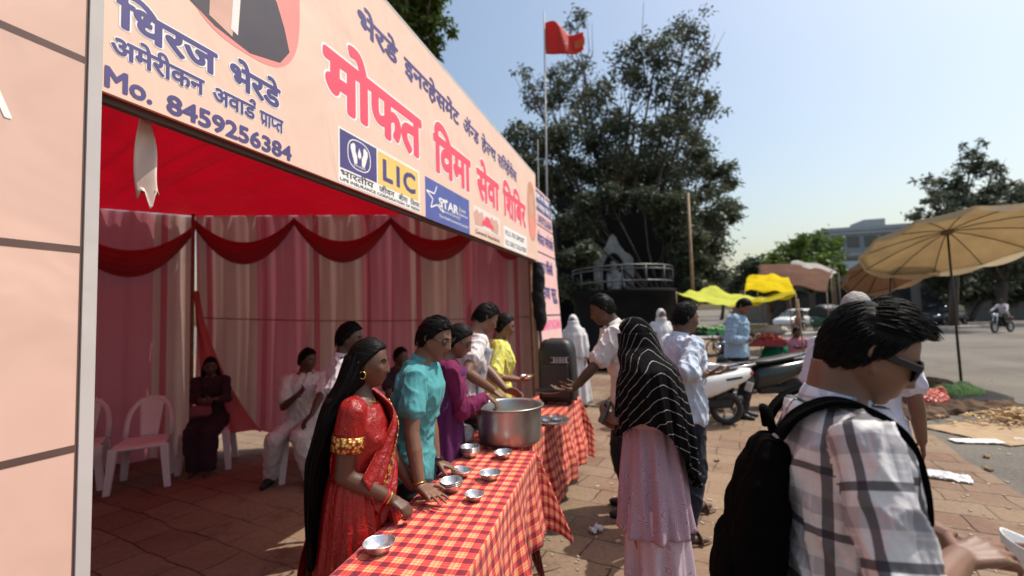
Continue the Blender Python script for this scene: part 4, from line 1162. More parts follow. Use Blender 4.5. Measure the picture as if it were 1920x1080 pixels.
# flagpole with pennant, and thinner pole, lone bamboo mast
def mast(name, label, base, top, r, mat, cat):
    t = thing(name, label, cat, base); tp = Vector(top) - Vector(base)
    mb = MB(); mb.tube([(0, 0, 0), tp], [r, r * .6], 10); mb.build('pole', mat, t); return t, tp
fb = Vector((.62, 8.3, -.0)); ft = at(1020, 22, 8.3)
M['grey_pipe'] = plain('grey_pipe', (.24, .24, .24), .55)
fp, tp = mast('flagpole', 'tall grey flagpole flying a red pennant beyond the tent', fb, ft, .024, M['grey_pipe'], 'flagpole')
M['flag_red'] = red_cloth('flag_red', (.75, .05, .035), .4)
M['flag_orange'] = red_cloth('flag_orange', (.85, .22, .08), .4)
z0 = at(1024, 105, 8.3).z - fb.z; z1 = at(1024, 40, 8.3).z - fb.z
def flag(u, v):
    zt = z1 - .30 * u + .05 * math.sin(u * 7); zb = z0 + .08 * u + .05 * math.sin(u * 6 + 1)
    k = (ft.x - fb.x) * (zt / tp.z)
    return ((ft.x - fb.x) * .9 + .02 + u * .72, .05 * math.sin(u * 9 + v * 2), zb + (zt - zb) * v)
mb = MB(); mb.grid(flag, 20, 12); o = link('pennant', evaluate(mb.mesh('f'), [('SOLIDIFY', dict(thickness=.003))]), M['flag_red'], fp)
mb = MB(); mb.grid(lambda u, v: Vector(flag(.74 + .26 * u, .25 + .42 * v)) + Vector((.02, -.02, .0)), 8, 6); link('pennant_tip', evaluate(mb.mesh('f'), [('SOLIDIFY', dict(thickness=.003))]), M['flag_orange'], fp)
mast('thin_mast', 'thin short mast beside the flagpole above the banner end', (.5, 8.9, 0), at(1008, 262, 8.9), .02, M['dark_metal'], 'mast')
mast('wooden_pole', 'weathered wooden pole standing at the right end of the memorial', Vector((5.0, 12.6, -.03)), at(1290, 362, 12.6), .06, M['bamboo'], 'pole')
mast('stall_pole', 'thin leaning stick with a small knob beside the man in pink', Vector((6.1, 9.6, -.03)), at(1496, 560, 9.9), .02, M['bamboo'], 'pole')

# ------------------------------------------------------------------ far buildings
def building(label, loc, rz, w, dpt, h, floors, bays, wall, band, group='far buildings along the road'):
    t = thing('building', label, 'building', loc, rz, group)
    mb = MB(); mb.box((0, 0, h / 2), (w, dpt, h)); mb.build('wall', wall, t)
    mb = MB(); mb.box((0, 0, h + .25), (w + .8, dpt + .8, .5)); mb.box((w * .2, 0, h + 1.2), (w * .25, dpt * .4, 1.4)); mb.build('roof', band, t)
    fh = h / floors
    for f_ in range(floors):
        mb = MB(); mb.box((0, -dpt / 2 - .06, (f_ + 1) * fh - .25), (w + .3, .4, .4)); mb.build('floor_band', band, t)
        for k in range(bays):
            x = -w / 2 + (k + .5) * w / bays; m = MB(); m.box((x, -dpt / 2 - .03, f_ * fh + fh * .48), (w / bays * .68, .1, fh * .5)); m.build('window', M['glass_dark'], t)
M['wall_grey'] = plain('wall_grey', (.22, .23, .24), .8, var=.1, scale=.4)
M['wall_pale'] = plain('wall_pale', (.20, .19, .18), .8, var=.12, scale=.4)
M['band_grey'] = plain('band_grey', (.30, .32, .33), .7, var=.1)
building('grey modern office block rising behind the brownish umbrella', (48.5, 64, 0), R(-14), 10, 10, 11.4, 4, 5, M['wall_grey'], M['band_grey'])
building('low pale shop block with dark openings across the road at the right', (46, 42, 0), R(-20), 22, 8, 4.2, 1, 9, M['wall_pale'], plain('blue_board', (.25, .38, .55), .5))
building('low brownish shop row across the road behind the parked cars', (36, 52, 0), R(-8), 16, 8, 4.6, 1, 7, plain('wall_brown', (.16, .12, .10), .8), M['band_grey'])

# ------------------------------------------------------------------ vehicles
def wheel(t, x, y, r, w, name='wheel', spokes=5):
    m = MB(); m.rings([[(x + (r * q) * math.cos(2 * PI * k / 28), y + dy, r + (r * q) * math.sin(2 * PI * k / 28)) for k in range(28)] for q, dy in ((.66, -w * .4), (.86, -w * .5), (1, -w * .25), (1, w * .25), (.86, w * .5), (.66, w * .4), (.62, 0), (.66, -w * .4))], cap=False)
    ty = m.build(name, M['rubber'], t)
    h = MB(); h.tube([(x, y - w * .35, r), (x, y + w * .35, r)], r * .2, 14)
    for k in range(spokes):
        a = 2 * PI * k / spokes; h.tube([(x, y, r), (x + r * .66 * math.cos(a), y, r + r * .66 * math.sin(a))], r * .07, 6)
    h.tube([(x + r * .645 * math.cos(2 * PI * k / 28), y, r + r * .645 * math.sin(2 * PI * k / 28)) for k in range(29)], r * .06, 6, False)
    h.build('rim', M['steel'], ty); return ty
def scooter(loc, rz, label, paint, grp='parked two-wheelers'):
    t = thing('scooter', label, 'scooter', loc, rz, grp)
    wheel(t, -.60, 0, .225, .10); wheel(t, .64, 0, .225, .09)
    # rear body: lofted shell rising to the tail
    def sec(x, w, zb, zt, p=2.6):
        return [(x, w * math.copysign(abs(math.cos(a)) ** (2 / p), math.cos(a)), (zb + zt) / 2 + (zt - zb) / 2 * math.copysign(abs(math.sin(a)) ** (2 / p), math.sin(a))) for a in np.linspace(0, 2 * PI, 24, endpoint=False)]
    mb = MB(); mb.rings([sec(.10, .10, .30, .56), sec(.02, .16, .30, .68), sec(-.2, .20, .34, .72), sec(-.45, .215, .42, .745), sec(-.68, .19, .52, .77), sec(-.86, .13, .60, .79), sec(-.95, .07, .66, .78), sec(-.97, .03, .69, .76)])
    mb.build('body_panel', paint, t)
    mb = MB(); mb.rings([sec(.16, .10, .68, .74), sec(.08, .14, .70, .79), sec(-.15, .155, .715, .80), sec(-.32, .15, .73, .82), sec(-.55, .14, .745, .86), sec(-.74, .11, .77, .87), sec(-.80, .06, .80, .86)]); mb.build('seat', M['black_plastic'], t)
    mb = MB(); mb.box((.30, 0, .285), (.42, .34, .05), None, .02); mb.box((-.35, 0, .30), (.7, .12, .14), None, .03); mb.build('floorboard', M['black_plastic'], t)
    mb = MB(); mb.rings([sec(.50, .20, .28, .42), sec(.55, .215, .36, .62), sec(.55, .20, .60, .86), sec(.50, .14, .84, .95)]); mb.build('front_apron', paint, t)
    mb = MB(); mb.rings([[(.64 + r_ * math.cos(a), s_ * .075, .225 + r_ * math.sin(a)) for a in np.linspace(R(20), R(170), 12)] for r_, s_ in ((.245, -1), (.265, -.6), (.27, 0), (.265, .6), (.245, 1))], cap=False, closed=False); mb.build('front_mudguard', paint, t)
    mb = MB(); mb.tube([(.64, 0, .25), (.56, 0, .62), (.48, 0, .98)], .028, 8); mb.build('fork', M['dark_metal'], t)
    mb = MB(); mb.tube([(.40, -.34, 1.02), (.44, -.2, 1.0), (.47, 0, .99), (.44, .2, 1.0), (.40, .34, 1.02)], .014, 8); mb.build('handlebar', M['dark_metal'], t)
    mb = MB(); mb.ball((.50, 0, 1.0), (.13, .15, .085)); mb.build('headlight_cowl', paint, t)
    mb = MB(); mb.ball((.605, 0, 1.0), (.03, .085, .05)); mb.build('headlight', M['chrome'], t)
    for s in (-1, 1):
        mb = MB(); mb.tube([(.43, s * .24, 1.0), (.44, s * .30, 1.16)], .006, 6); mb.box((.44, s * .31, 1.20), (.02, .10, .07), None, .01); mb.build('mirror', M['black_plastic'], t)
    mb = MB(); mb.tube([(-.52, .20, .80), (-.80, .19, .83), (-.98, .12, .85), (-1.02, 0, .855), (-.98, -.12, .85), (-.80, -.19, .83), (-.52, -.20, .80)], .013, 8); mb.build('grab_rail', M['chrome'], t)
    mb = MB(); mb.ball((-.945, 0, .715), (.04, .10, .04)); mb.build('tail_light', M['red_lamp'], t)
    mb = MB(); mb.box((-.93, 0, .52), (.012, .2, .13), Matrix.Rotation(R(-20), 4, 'Y'), .004); mb.build('number_plate', M['white_plastic'], t)
    mb = MB(); mb.tube([(-.25, -.16, .26), (-.5, -.18, .27), (-.9, -.18, .32)], [.025, .05, .05], 10); mb.build('exhaust', M['dark_metal'], t)
    for s in (-1, 1):
        mb = MB(); mb.box((-.66, s * .2, .665), (.22, .012, .03), Matrix.Rotation(R(8), 4, 'Y'), .003); mb.build('side_trim', M['dark_metal'], t)
    return t
M['white_paint'] = plain('white_paint', (.74, .73, .71), .25, var=.06, spec=.6)
M['black_paint'] = plain('black_paint', (.018, .022, .02), .22, var=.1, spec=.6)
M['red_paint'] = plain('red_paint', (.32, .02, .02), .25, var=.1)
scooter((2.36, 6.52, 0), R(176), 'white scooter with chrome grab rail parked behind the man in pale blue', M['white_paint'])
scooter((3.92, 7.45, 0), R(184), 'black scooter with a black seat parked in front of the green bundle', M['black_paint'])
def motorcycle(loc, rz, label, paint, grp='parked two-wheelers'):
    t = thing('motorcycle', label, 'motorcycle', loc, rz, grp)
    wheel(t, -.64, 0, .30, .10); wheel(t, .66, 0, .30, .085)
    mb = MB(); mb.capsule((.02, 0, .80), (.34, 0, .86), .12, .135, flat=.95); link('fuel_tank', fuse(mb, .02, 2), paint, t)
    mb = MB(); mb.box((-.32, 0, .80), (.62, .23, .085), Matrix.Rotation(R(4), 4, 'Y'), .03); mb.build('seat', M['black_plastic'], t)
    mb = MB(); mb.box((.05, 0, .46), (.30, .22, .30), None, .05); mb.tube([(.10, 0, .5), (.18, 0, .72)], .09, 12); mb.build('engine', M['dark_metal'], t)
    mb = MB(); mb.tube([(.45, 0, .9), (.2, 0, .32), (-.2, 0, .3), (-.64, 0, .32)], .022, 6); mb.tube([(.42, 0, .8), (-.2, 0, .72), (-.85, 0, .78)], .022, 6); mb.tube([(-.2, 0, .72), (-.2, 0, .3)], .02, 6); mb.build('frame', M['dark_metal'], t)
    for s in (-1, 1):
        mb = MB(); mb.tube([(.66, s * .075, .3), (.47, s * .075, .98)], .02, 8); mb.build('fork', M['chrome'], t)
        mb = MB(); mb.tube([(.40, s * .3, 1.04), (.38, s * .34, 1.2)], .006, 5); mb.ball((.38, s * .36, 1.23), (.015, .055, .04)); mb.build('mirror', M['black_plastic'], t)
    mb = MB(); mb.tube([(.30, -.38, 1.02), (.42, -.2, 1.03), (.46, 0, 1.0), (.42, .2, 1.03), (.30, .38, 1.02)], .015, 8); mb.build('handlebar', M['dark_metal'], t)
    mb = MB(); mb.ball((.58, 0, .92), (.10, .095, .10)); mb.build('headlight', M['chrome'], t)
    mb = MB(); mb.tube([(.50, 0, 1.03), (.53, 0, 1.08)], .075, 16); mb.build('instrument_cluster', M['black_gloss'], t)
    mb = MB(); mb.box((-.80, 0, .74), (.14, .12, .07), None, .02); mb.build('tail_light', M['red_lamp'], t)
    mb = MB(); mb.tube([(.15, -.12, .35), (-.1, -.15, .24), (-.85, -.17, .34)], [.02, .035, .045], 8); mb.build('exhaust', M['chrome'], t)
    mb = MB(); mb.rings([[(.66 + r_ * math.cos(a), s_ * .07, .30 + r_ * math.sin(a)) for a in np.linspace(R(30), R(160), 10)] for r_, s_ in ((.32, -1), (.335, 0), (.32, 1))], cap=False, closed=False); mb.build('mudguard', paint, t)
    return t
motorcycle((2.95, 8.25, 0), R(-112), 'black motorcycle seen head on behind the man in pale blue', M['black_paint'])
motorcycle((2.2, 8.6, 0), R(-118), 'black motorcycle standing nearest the memorial', M['black_paint'])
motorcycle((25.0, 23.3, -.03), R(198), 'dark motorcycle ridden along the road at the right edge', M['black_paint'], 'motorcycles on the road')
motorcycle((22.2, 27.5, -.03), R(200), 'dark motorcycle passing the white hatchback', M['black_paint'], 'motorcycles on the road')
motorcycle((19.5, 31.0, -.03), R(215), 'dark motorcycle far down the road left of the hatchback', M['red_paint'], 'motorcycles on the road')
motorcycle((4.35, 9.3, -0.0), R(-120), 'dark motorcycle parked behind the man with the phone', M['black_paint'])
def car(loc, rz, label, paint, hgt=1.5, L=3.9, grp='cars on the far road', cat='car', name='car'):
    t = thing(name, label, cat, loc, rz, grp); k = hgt / 1.5
    def sec(x, w, zb, zt, p=4):
        return [(x, w * math.copysign(abs(math.cos(a)) ** (2 / p), math.cos(a)), (zb + zt) / 2 + (zt - zb) / 2 * math.copysign(abs(math.sin(a)) ** (2 / p), math.sin(a))) for a in np.linspace(0, 2 * PI, 28, endpoint=False)]
    h = L / 2
    mb = MB(); mb.rings([sec(-h, .60, .40, .80), sec(-h + .08, .74, .30, .92), sec(-h + .5, .82, .24, .97), sec(-.2, .84, .22, .97), sec(h - 1.1, .83, .22, .96), sec(h - .5, .79, .24, .86), sec(h - .12, .70, .28, .74), sec(h, .55, .36, .62)]); mb.build('body', paint, t)
    mb = MB(); mb.rings([sec(-h + .12, .66, .9, .98), sec(-h + .38, .66, .9, 1.36 * k), sec(-h + .7, .66, .9, 1.47 * k), sec(.1, .66, .9, 1.5 * k), sec(.42, .64, .9, 1.42 * k), sec(h - .85, .68, .9, .98)]); mb.build('cabin', paint, t)
    for s in (-1, 1):
        for x0, x1 in ((-h + .45, -.35), (-.28, .55)):
            mb = MB(); mb.flat = True; zt = 1.34 * k
            mb.add([(x0, s * .70, .97), (x1, s * .70, .97), (x1 - (.22 if x1 > 0 else 0), s * .665, zt), (x0 + .06, s * .665, zt)], [(0, 1, 2, 3) if s < 0 else (3, 2, 1, 0)]); link('side_window', evaluate(mb.mesh('w'), [('SOLIDIFY', dict(thickness=.03, offset=0))]), M['glass_dark'], t)
        mb = MB(); mb.ball((h - .18, s * .56, .64), (.12, .14, .07)); mb.build('headlight', M['chrome'], t)
        mb = MB(); mb.ball((-h + .05, s * .6, .78), (.05, .12, .09)); mb.build('tail_light', M['red_lamp'], t)
    mb = MB(); mb.flat = True
    mb.add([(h - .80, -.6, 1.0), (h - .80, .6, 1.0), (.50, .54, 1.36 * k), (.50, -.54, 1.36 * k)], [(0, 1, 2, 3)]); link('windscreen', evaluate(mb.mesh('w'), [('SOLIDIFY', dict(thickness=.05, offset=0))]), M['glass_dark'], t)
    for x in (-h + .72, h - .78):
        for s in (-1, 1): wheel(t, x, s * .74, .29, .18)
    return t
M['silver_paint'] = plain('silver_paint', (.45, .46, .47), .25, .3, var=.05)
M['dark_paint'] = plain('dark_paint', (.03, .035, .05), .2, var=.05)
car((23.8, 29.0, -.03), R(196), 'white hatchback crossing the road beyond the sunglasses man', M['white_paint'])
car((26.5, 37.0, -.03), R(190), 'silver car far down the road behind the dark motorcycle', M['silver_paint'])
car((31.5, 33.5, -.03), R(200), 'dark car under the trees right of the white hatchback', M['dark_paint'])
car((22.5, 36.0, -.03), R(200), 'white car far down the road left of the silver one', M['white_paint'])
car((38.0, 31.0, -.03), R(200), 'silver car parked before the shops at the right edge', M['silver_paint'])
ar = thing('auto_rickshaw', 'dark green auto rickshaw far down the road above the grey haired head', 'rickshaw', (20.6, 30.0, -.03), R(200))
mb = MB(); mb.rings([[(x, w * a, z) for a, z in ((-1, .35), (1, .35), (1, .95), (-1, .95))] for x, w in ((-1.2, .6), (-.3, .62), (.5, .5), (1.2, .2))]); link('body', evaluate(mb.mesh('b'), [('BEVEL', dict(width=.06, segments=2))]), plain('rickshaw_green', (.02, .07, .045), .4), ar)
mb = MB(); mb.rings([[(x, .64 * math.cos(a), 1.25 + hz * math.sin(a)) for a in np.linspace(0, PI, 10)] + [(x, -.6, .95), (x, .6, .95)] for x, hz in ((-1.25, .35), (-.6, .5), (.3, .5), (.75, .36))]); mb.build('hood', M['black_plastic'], ar)
wheel(ar, .95, 0, .22, .1); wheel(ar, -.8, .5, .22, .1); wheel(ar, -.8, -.5, .22, .1)
mb = MB(); mb.ball((1.2, 0, .7), .09); mb.build('headlight', M['chrome'], ar)
# ------------------------------------------------------------------ people
def skin_mat(name, c):
    t = NT(name); co = t.co(); n = t.noise(9, 4, co); f = t.noise(160, 2, co)
    t.base(t.ramp(n, [(.3, tuple(q * .86 for q in c)), (.7, tuple(min(1, q * 1.1) for q in c))]))
    t.set(Roughness=.48, Specular_IOR_Level=.4); t.b.inputs['Subsurface Weight'].default_value = .06; t.b.inputs['Subsurface Radius'].default_value = (.02, .008, .004); t.b.inputs['Subsurface Scale'].default_value = .5
    t.bump(f, .12, .003); return t.mat
SK = {'dark': skin_mat('skin_dark', (.100, .048, .030)), 'mid': skin_mat('skin_mid', (.180, .090, .057)), 'light': skin_mat('skin_light', (.27, .145, .10))}
M['lips'] = plain('lips', (.105, .042, .036), .45, var=.1)
M['eye_white'] = plain('eye_white', (.60, .56, .52), .2, var=.03)
M['iris'] = plain('iris', (.02, .012, .008), .1, var=.1)
def hair_mat(name, c):
    t = NT(name); co = t.co('Object', (1, .25, 1)); n = t.noise(120, 3, co, .6, .3)
    t.base(t.ramp(n, [(.3, tuple(q * .6 for q in c)), (.7, tuple(q * 1.3 for q in c))])); t.set(Roughness=.5, Specular_IOR_Level=.10); t.bump(n, .4, .008); return t.mat
M['hair'] = hair_mat('hair_black', (.005, .0045, .004)); M['hair_grey'] = hair_mat('hair_grey', (.30, .28, .27))
def sstep(x): x = min(1.0, max(0.0, x)); return x * x * (3 - 2 * x)
NLO, NLA = 112, 80
def head_grid():
    th = np.linspace(-PI / 2 + .03, PI / 2 - .03, NLA); ph = np.linspace(0, 2 * PI, NLO, endpoint=False)
    T, P = np.meshgrid(th, ph, indexing='ij')
    x = .0745 * np.cos(T) * np.cos(P); y = .097 * np.cos(T) * np.sin(P); z = .118 * np.sin(T)
    t = np.clip((-.015 - z) / .103, 0, 1)
    x = x * (1 - .34 * t ** 1.4); y = np.where(y < 0, y * (1 - .5 * t), y + .010 * t * np.clip(y / .05, 0, 1))
    y = np.where((y < 0) & (z > -.02), y * 1.05, y)
    y = np.where(y > .072, .072 + (y - .072) * .62, y)
    return x, y, z
def face_bumps(x, y, z, fem=False):
    fr = np.clip((y - .03) / .025, 0, 1); G = lambda a, x0, sx, z0, sz: a * np.exp(-((np.abs(x) - x0) / sx) ** 2 - ((z - z0) / sz) ** 2)
    d = G(.0045 if not fem else .002, .022, .026, .026, .010)                   # brow
    d = d + G(-.0095, .031, .015, .006, .011)                      # eye sockets
    d = d + G(.003, .031, .012, .013, .0035) + G(.0022, .031, .012, -.003, .003)
    k = np.clip((.018 - z) / .050, 0, 1); w = .0085 + .004 * k
    nose = (.006 + .0175 * k) * np.exp(-(x / w) ** 2) * np.where(z < -.034, np.exp(-((z + .034) / .0075) ** 2), 1) * np.where(z > .018, np.exp(-((z - .018) / .012) ** 2), 1)
    d = d + nose + G(.0085, .0125, .006, -.033, .007)
    d = d + G(.007, .0, .021, -.0565, .0055) + G(.0075, 0, .017, -.0695, .006) - .0035 * np.exp(-((x / .022) ** 2 + ((z + .063) / .0022) ** 2))
    d = d + G(.008, 0, .022, -.098, .012) + G(-.003, 0, .02, -.082, .005) + G(.004, .046, .016, -.016, .016)
    return y + d * fr
class Person: pass
def person(label, xy, heading, H=1.7, lean=0, side=0, twist=0, head=(0, 0), L=None, Rh=None, feet=None, seat=None, skin='mid', hair='short', top=None, legs=None,
           shoes=None, vox=.007, girth=1.0, fem=False, elbow=None, group=None, hairm='hair', hs=1.0, arms=True, knee=None, thin_neck=1.0, armf=None):
    s = H / 1.72; P = Person(); P.s = s; P.h = R(heading)
    P.vox = vox
    root = thing('person', label, 'person', (xy[0], xy[1], -.03 if xy[0] > edge(xy[1]) + .15 else 0.0), -P.h, group); P.root = root
    inv = Matrix.Rotation(P.h, 3, 'Z'); o0 = Vector((xy[0], xy[1], 0)); P.inv = inv; P.o0 = o0
    loc = lambda w: inv @ (Vector(w) - o0); P.loc = loc
    dz = 0.0
    if seat is not None: dz = seat + .085 - .90 * s
    # spine, integrated upward from the pelvis
    st = []; p = Vector((0, 0, .78 * s + dz)); z = .78
    while z < 1.75:
        w = sstep((z - .88) / .38); m = Matrix.Rotation(-R(twist) * w, 3, 'Z') @ Matrix.Rotation(-R(lean) * w, 3, 'X') @ Matrix.Rotation(R(side) * w, 3, 'Y')
        st.append((z, p.copy(), m)); p = p + m @ Vector((0, 0, .01 * s)); z += .01
    def spine(zz): return st[int(min(max(round((zz - .78) / .01), 0), len(st) - 1))][1:]
    P.spine = spine
    def tp(x, y, zz):
        q, m = spine(zz); return q + m @ Vector((x * s, y * s, 0))
    P.tp = tp
    gx = girth
    secs = [(.80, .12, .10, -.005), (.86, .165, .118, -.01), (.95, .163, .118, -.008), (1.06, .143, .103, 0), (1.16, .148, .108, .004), (1.27, .164, .116, .006), (1.36, .165, .108, 0), (1.42, .135, .085, -.008), (1.46, .085, .068, -.012), (1.50, .058 * thin_neck, .062 * thin_neck, -.010), (1.57, .054 * thin_neck, .060 * thin_neck, .0)]
    if fem: secs = [(.80, .12, .10, -.005), (.86, .170, .122, -.01), (.95, .163, .115, -.008), (1.06, .128, .095, 0), (1.16, .132, .100, .01), (1.27, .148, .122, .022), (1.36, .148, .100, .004), (1.42, .118, .076, -.008), (1.46, .072, .058, -.012), (1.50, .048, .052, -.010), (1.57, .045, .05, .0)]
    def torso(mb, e, z0, z1, n=28):
        rs = []
        zs = [z0] + [q[0] for q in secs if z0 < q[0] < z1] + [z1]
        for zz in zs:
            a = np.interp(zz, [q[0] for q in secs], [q[1] for q in secs]); b = np.interp(zz, [q[0] for q in secs], [q[2] for q in secs]); yo = np.interp(zz, [q[0] for q in secs], [q[3] for q in secs])
            g = gx if zz < 1.4 else 1 + (gx - 1) * .4
            e_ = e(zz) if callable(e) else e
            q, m = spine(zz); ring = []
            for k in range(n):
                an = 2 * PI * k / n; c, s_ = math.cos(an), math.sin(an)
                ring.append(q + m @ Vector(((a * g + e_) * s * math.copysign(abs(c) ** .85, c), ((b * g + e_) * math.copysign(abs(s_) ** .85, s_) + yo) * s, 0)))
            rs.append(ring)
        mb.rings(rs); return rs
    P.torso = torso
    mb = MB(); torso(mb, 0, .80, 1.57)
    # head
    hp_, hm = spine(1.50)
    yaw, pitch = head
    MH = Matrix.Rotation(-R(yaw), 3, 'Z') @ Matrix.Rotation(-R(pitch), 3, 'X')
    k = s * hs
    HC = hp_ + (hm @ Vector((0, .004, .008))) * s + MH @ Vector((0, .022, .092)) * k
    P.MH, P.HC, P.k = MH, HC, k
    hx, hy, hz = head_grid(); fy = face_bumps(hx, hy, hz, fem)
    A = np.array(MH) * k
    def place(x, y, z): return np.stack([x, y, z], -1) @ A.T + np.array(HC)
    V = place(hx, fy, hz); mb.rings([[tuple(v) for v in row] for row in V])
    mb.capsule(spine(1.47)[0], HC + MH @ Vector((0, -.018, -.05)) * k, .055 * s * thin_neck * (.86 if fem else 1), .052 * s * thin_neck * (.84 if fem else 1), 16)
    for sx in (-1, 1):   # ears
        c = HC + MH @ Vector((sx * .076, -.006, -.004)) * k; Me = MH @ Matrix.Rotation(sx * R(22), 3, 'Z') @ Matrix.Rotation(R(8), 3, 'X')
        P_ = [Vector((0, .016 * math.cos(a) - .004 * math.sin(a), .029 * math.sin(a) + (.002 if a > 0 else 0))) for a in np.linspace(-PI * .62, PI * 1.05, 14)]
        mb.tube([c + Me @ (q * k) for q in P_], .0055 * k, 7); mb.ball(c + Me @ Vector((sx * -.002, .004, -.003)) * k, (.006 * k, .013 * k, .022 * k), Me, 10, 8)
        mb.ball(c + Me @ Vector((0, .004, -.028)) * k, (.0055 * k, .008 * k, .009 * k), Me, 8, 6)
    # arms
    P.J = {}
    sw = (.158 if fem else .178) * gx ** .4
    for key, sx, tgt in (('L', -1, L), ('R', 1, Rh)):
        S = tp(sx * sw, -.008, 1.395); a, b = .285 * s, .245 * s
        t_ = tgt or {}
        W = loc(t_['w']) if 'w' in t_ else S + Vector((sx * .07, .05, -.515)) * s
        d = W - S; D = d.length
        if D > (a + b) * .995: W = S + d * ((a + b) * .995 / D); d = W - S; D = d.length
        hint = Vector(t_['e']) if 'e' in t_ else Vector((sx * .35, -.6, -.5))
        u = d.normalized(); hperp = (hint - u * hint.dot(u)).normalized(); ca = (a * a + D * D - b * b) / (2 * a * D); ca = max(-1, min(1, ca))
        E_ = S + u * (a * ca) + hperp * (a * math.sqrt(1 - ca * ca))
        fd = (W - E_).normalized(); hd = (inv @ Vector(t_['d'])).normalized() if 'd' in t_ else fd
        nrm = (inv @ Vector(t_['n'])) if 'n' in t_ else Vector((-sx, 0, 0)); nrm = (nrm - hd * nrm.dot(hd)); nrm = nrm.normalized() if nrm.length > 1e-3 else hd.orthogonal().normalized()
        P.J[key] = (S, E_, W, hd, nrm)
        if not arms: continue
        f_ = armf or (.85 if fem else 1.0)
        mb.capsule(S, E_, .052 * s * f_, .039 * s * f_); mb.capsule(E_, E_.lerp(W, .35), .039 * s * f_, .041 * s * f_); mb.capsule(E_.lerp(W, .3), W, .041 * s * f_, .0265 * s * f_)
        hand(mb, W, hd, nrm, sx, t_.get('c', .35), .97 * s * (.92 if fem else 1), t_.get('sp', .0), t_.get('th', .35))
    # legs
    ft = feet or ((-.10, .0), (.10, .0)); P.K = []
    for sx, f0 in ((-1, ft[0]), (1, ft[1])):
        Hj = Vector((sx * .088 * s, 0, .90 * s + dz)); F = Vector((f0[0] * s, f0[1] * s, (f0[2] if len(f0) > 2 else .075) * s)); a, b = .43 * s, .42 * s
        d = F - Hj; D = min(d.length, (a + b) * .997); u = d.normalized(); F = Hj + u * D
        kh = Vector((0, 1, .25 if seat is not None else 0)) if knee is None else Vector(knee); kp = (kh - u * kh.dot(u)).normalized(); ca = max(-1, min(1, (a * a + D * D - b * b) / (2 * a * D)))
        K = Hj + u * a * ca + kp * a * math.sqrt(1 - ca * ca); P.K.append((Hj, K, F))
        mb.capsule(Hj, K, .085 * s, .056 * s); mb.capsule(K, K.lerp(F, .4), .056 * s, .055 * s); mb.capsule(K.lerp(F, .35), F, .055 * s, .036 * s)
        fdv = Vector((sx * .12, 1, 0)).normalized(); mb.capsule(F + Vector((0, -.02, -.035)) * s, F + (fdv * .10 + Vector((0, 0, -.042))) * s, .034 * s, .028 * s, 10); mb.capsule(F + (fdv * .08 + Vector((0, 0, -.046))) * s, F + (fdv * .16 + Vector((0, 0, -.052))) * s, .028 * s, .020 * s, 10, flat=1.0)
    body = fuse(mb, vox, 1)
    # lips get their own colour
    me = body; C0 = np.empty(len(me.polygons) * 3); me.polygons.foreach_get('center', C0); C0 = (C0.reshape(-1, 3) - np.array(HC)) @ np.array(MH) / k
    lip = (np.abs(C0[:, 0]) < .0225) & (np.abs(C0[:, 2] + .063) < .0115 - .0055 * (np.abs(C0[:, 0]) / .0225) ** 2) & (C0[:, 1] > .06)
    o = link('body', me, [SK[skin], M['lips']], root); me.polygons.foreach_set('material_index', lip.astype(np.int32)); me.update(); P.body = o
    # eyes and brows
    def fyat(x, z):
        i = np.argmin((hx - x) ** 2 + (hz - z) ** 2 + np.where(hy < 0, 9, 0)); return fy.flat[i]
    P.fyat = fyat
    H3 = lambda x, y, z: HC + MH @ Vector((x, y, z)) * k; P.H3 = H3
    if vox < .012:
        for sx in (-1, 1):
            e = MB(); c = H3(sx * .031, fyat(sx * .031, .006) - .0066, .005); e.ball(c, .0112 * k, MH, 14, 10); e.m = 1
            e.ball(c + MH @ Vector((0, .0062, -.0015)) * k, .0062 * k, MH, 12, 8); e.build('eye', [M['eye_white'], M['iris']], root)
            e = MB(); e.tube([H3(sx * x, fyat(sx * x, z) + .001, z) for x, z in ((.013, .021), (.024, .0265), (.036, .028), (.047, .022))], [.0025 * k, .0038 * k, .0034 * k, .0014 * k], 6); e.build('eyebrow', M[hairm], root)
    # hair
    if hair: add_hair(P, hair, hairm, hx, hy, hz, place)
    # clothes
    if top: add_top(P, **top)
    if legs: add_legs(P, **legs)
    if shoes:
        for sx, (Hj, K, F) in zip((-1, 1), P.K):
            fdv = Vector((sx * .12, 1, 0)).normalized(); q = MB()
            q.capsule(F + Vector((0, -.03, -.032)) * s, F + (fdv * .09 + Vector((0, 0, -.034))) * s, .042 * s, .042 * s, 12); q.capsule(F + (fdv * .07 + Vector((0, 0, -.042))) * s, F + (fdv * .18 + Vector((0, 0, -.05))) * s, .040 * s, .028 * s, 12)
            me = fuse(q, .008, 2); V = coords(me); zl = F.z - .073 * s; V[:, 2] = np.maximum(V[:, 2], zl + .002); me.vertices.foreach_set('co', V.ravel()); me.update(); link('shoe', me, shoes, root)
    return P
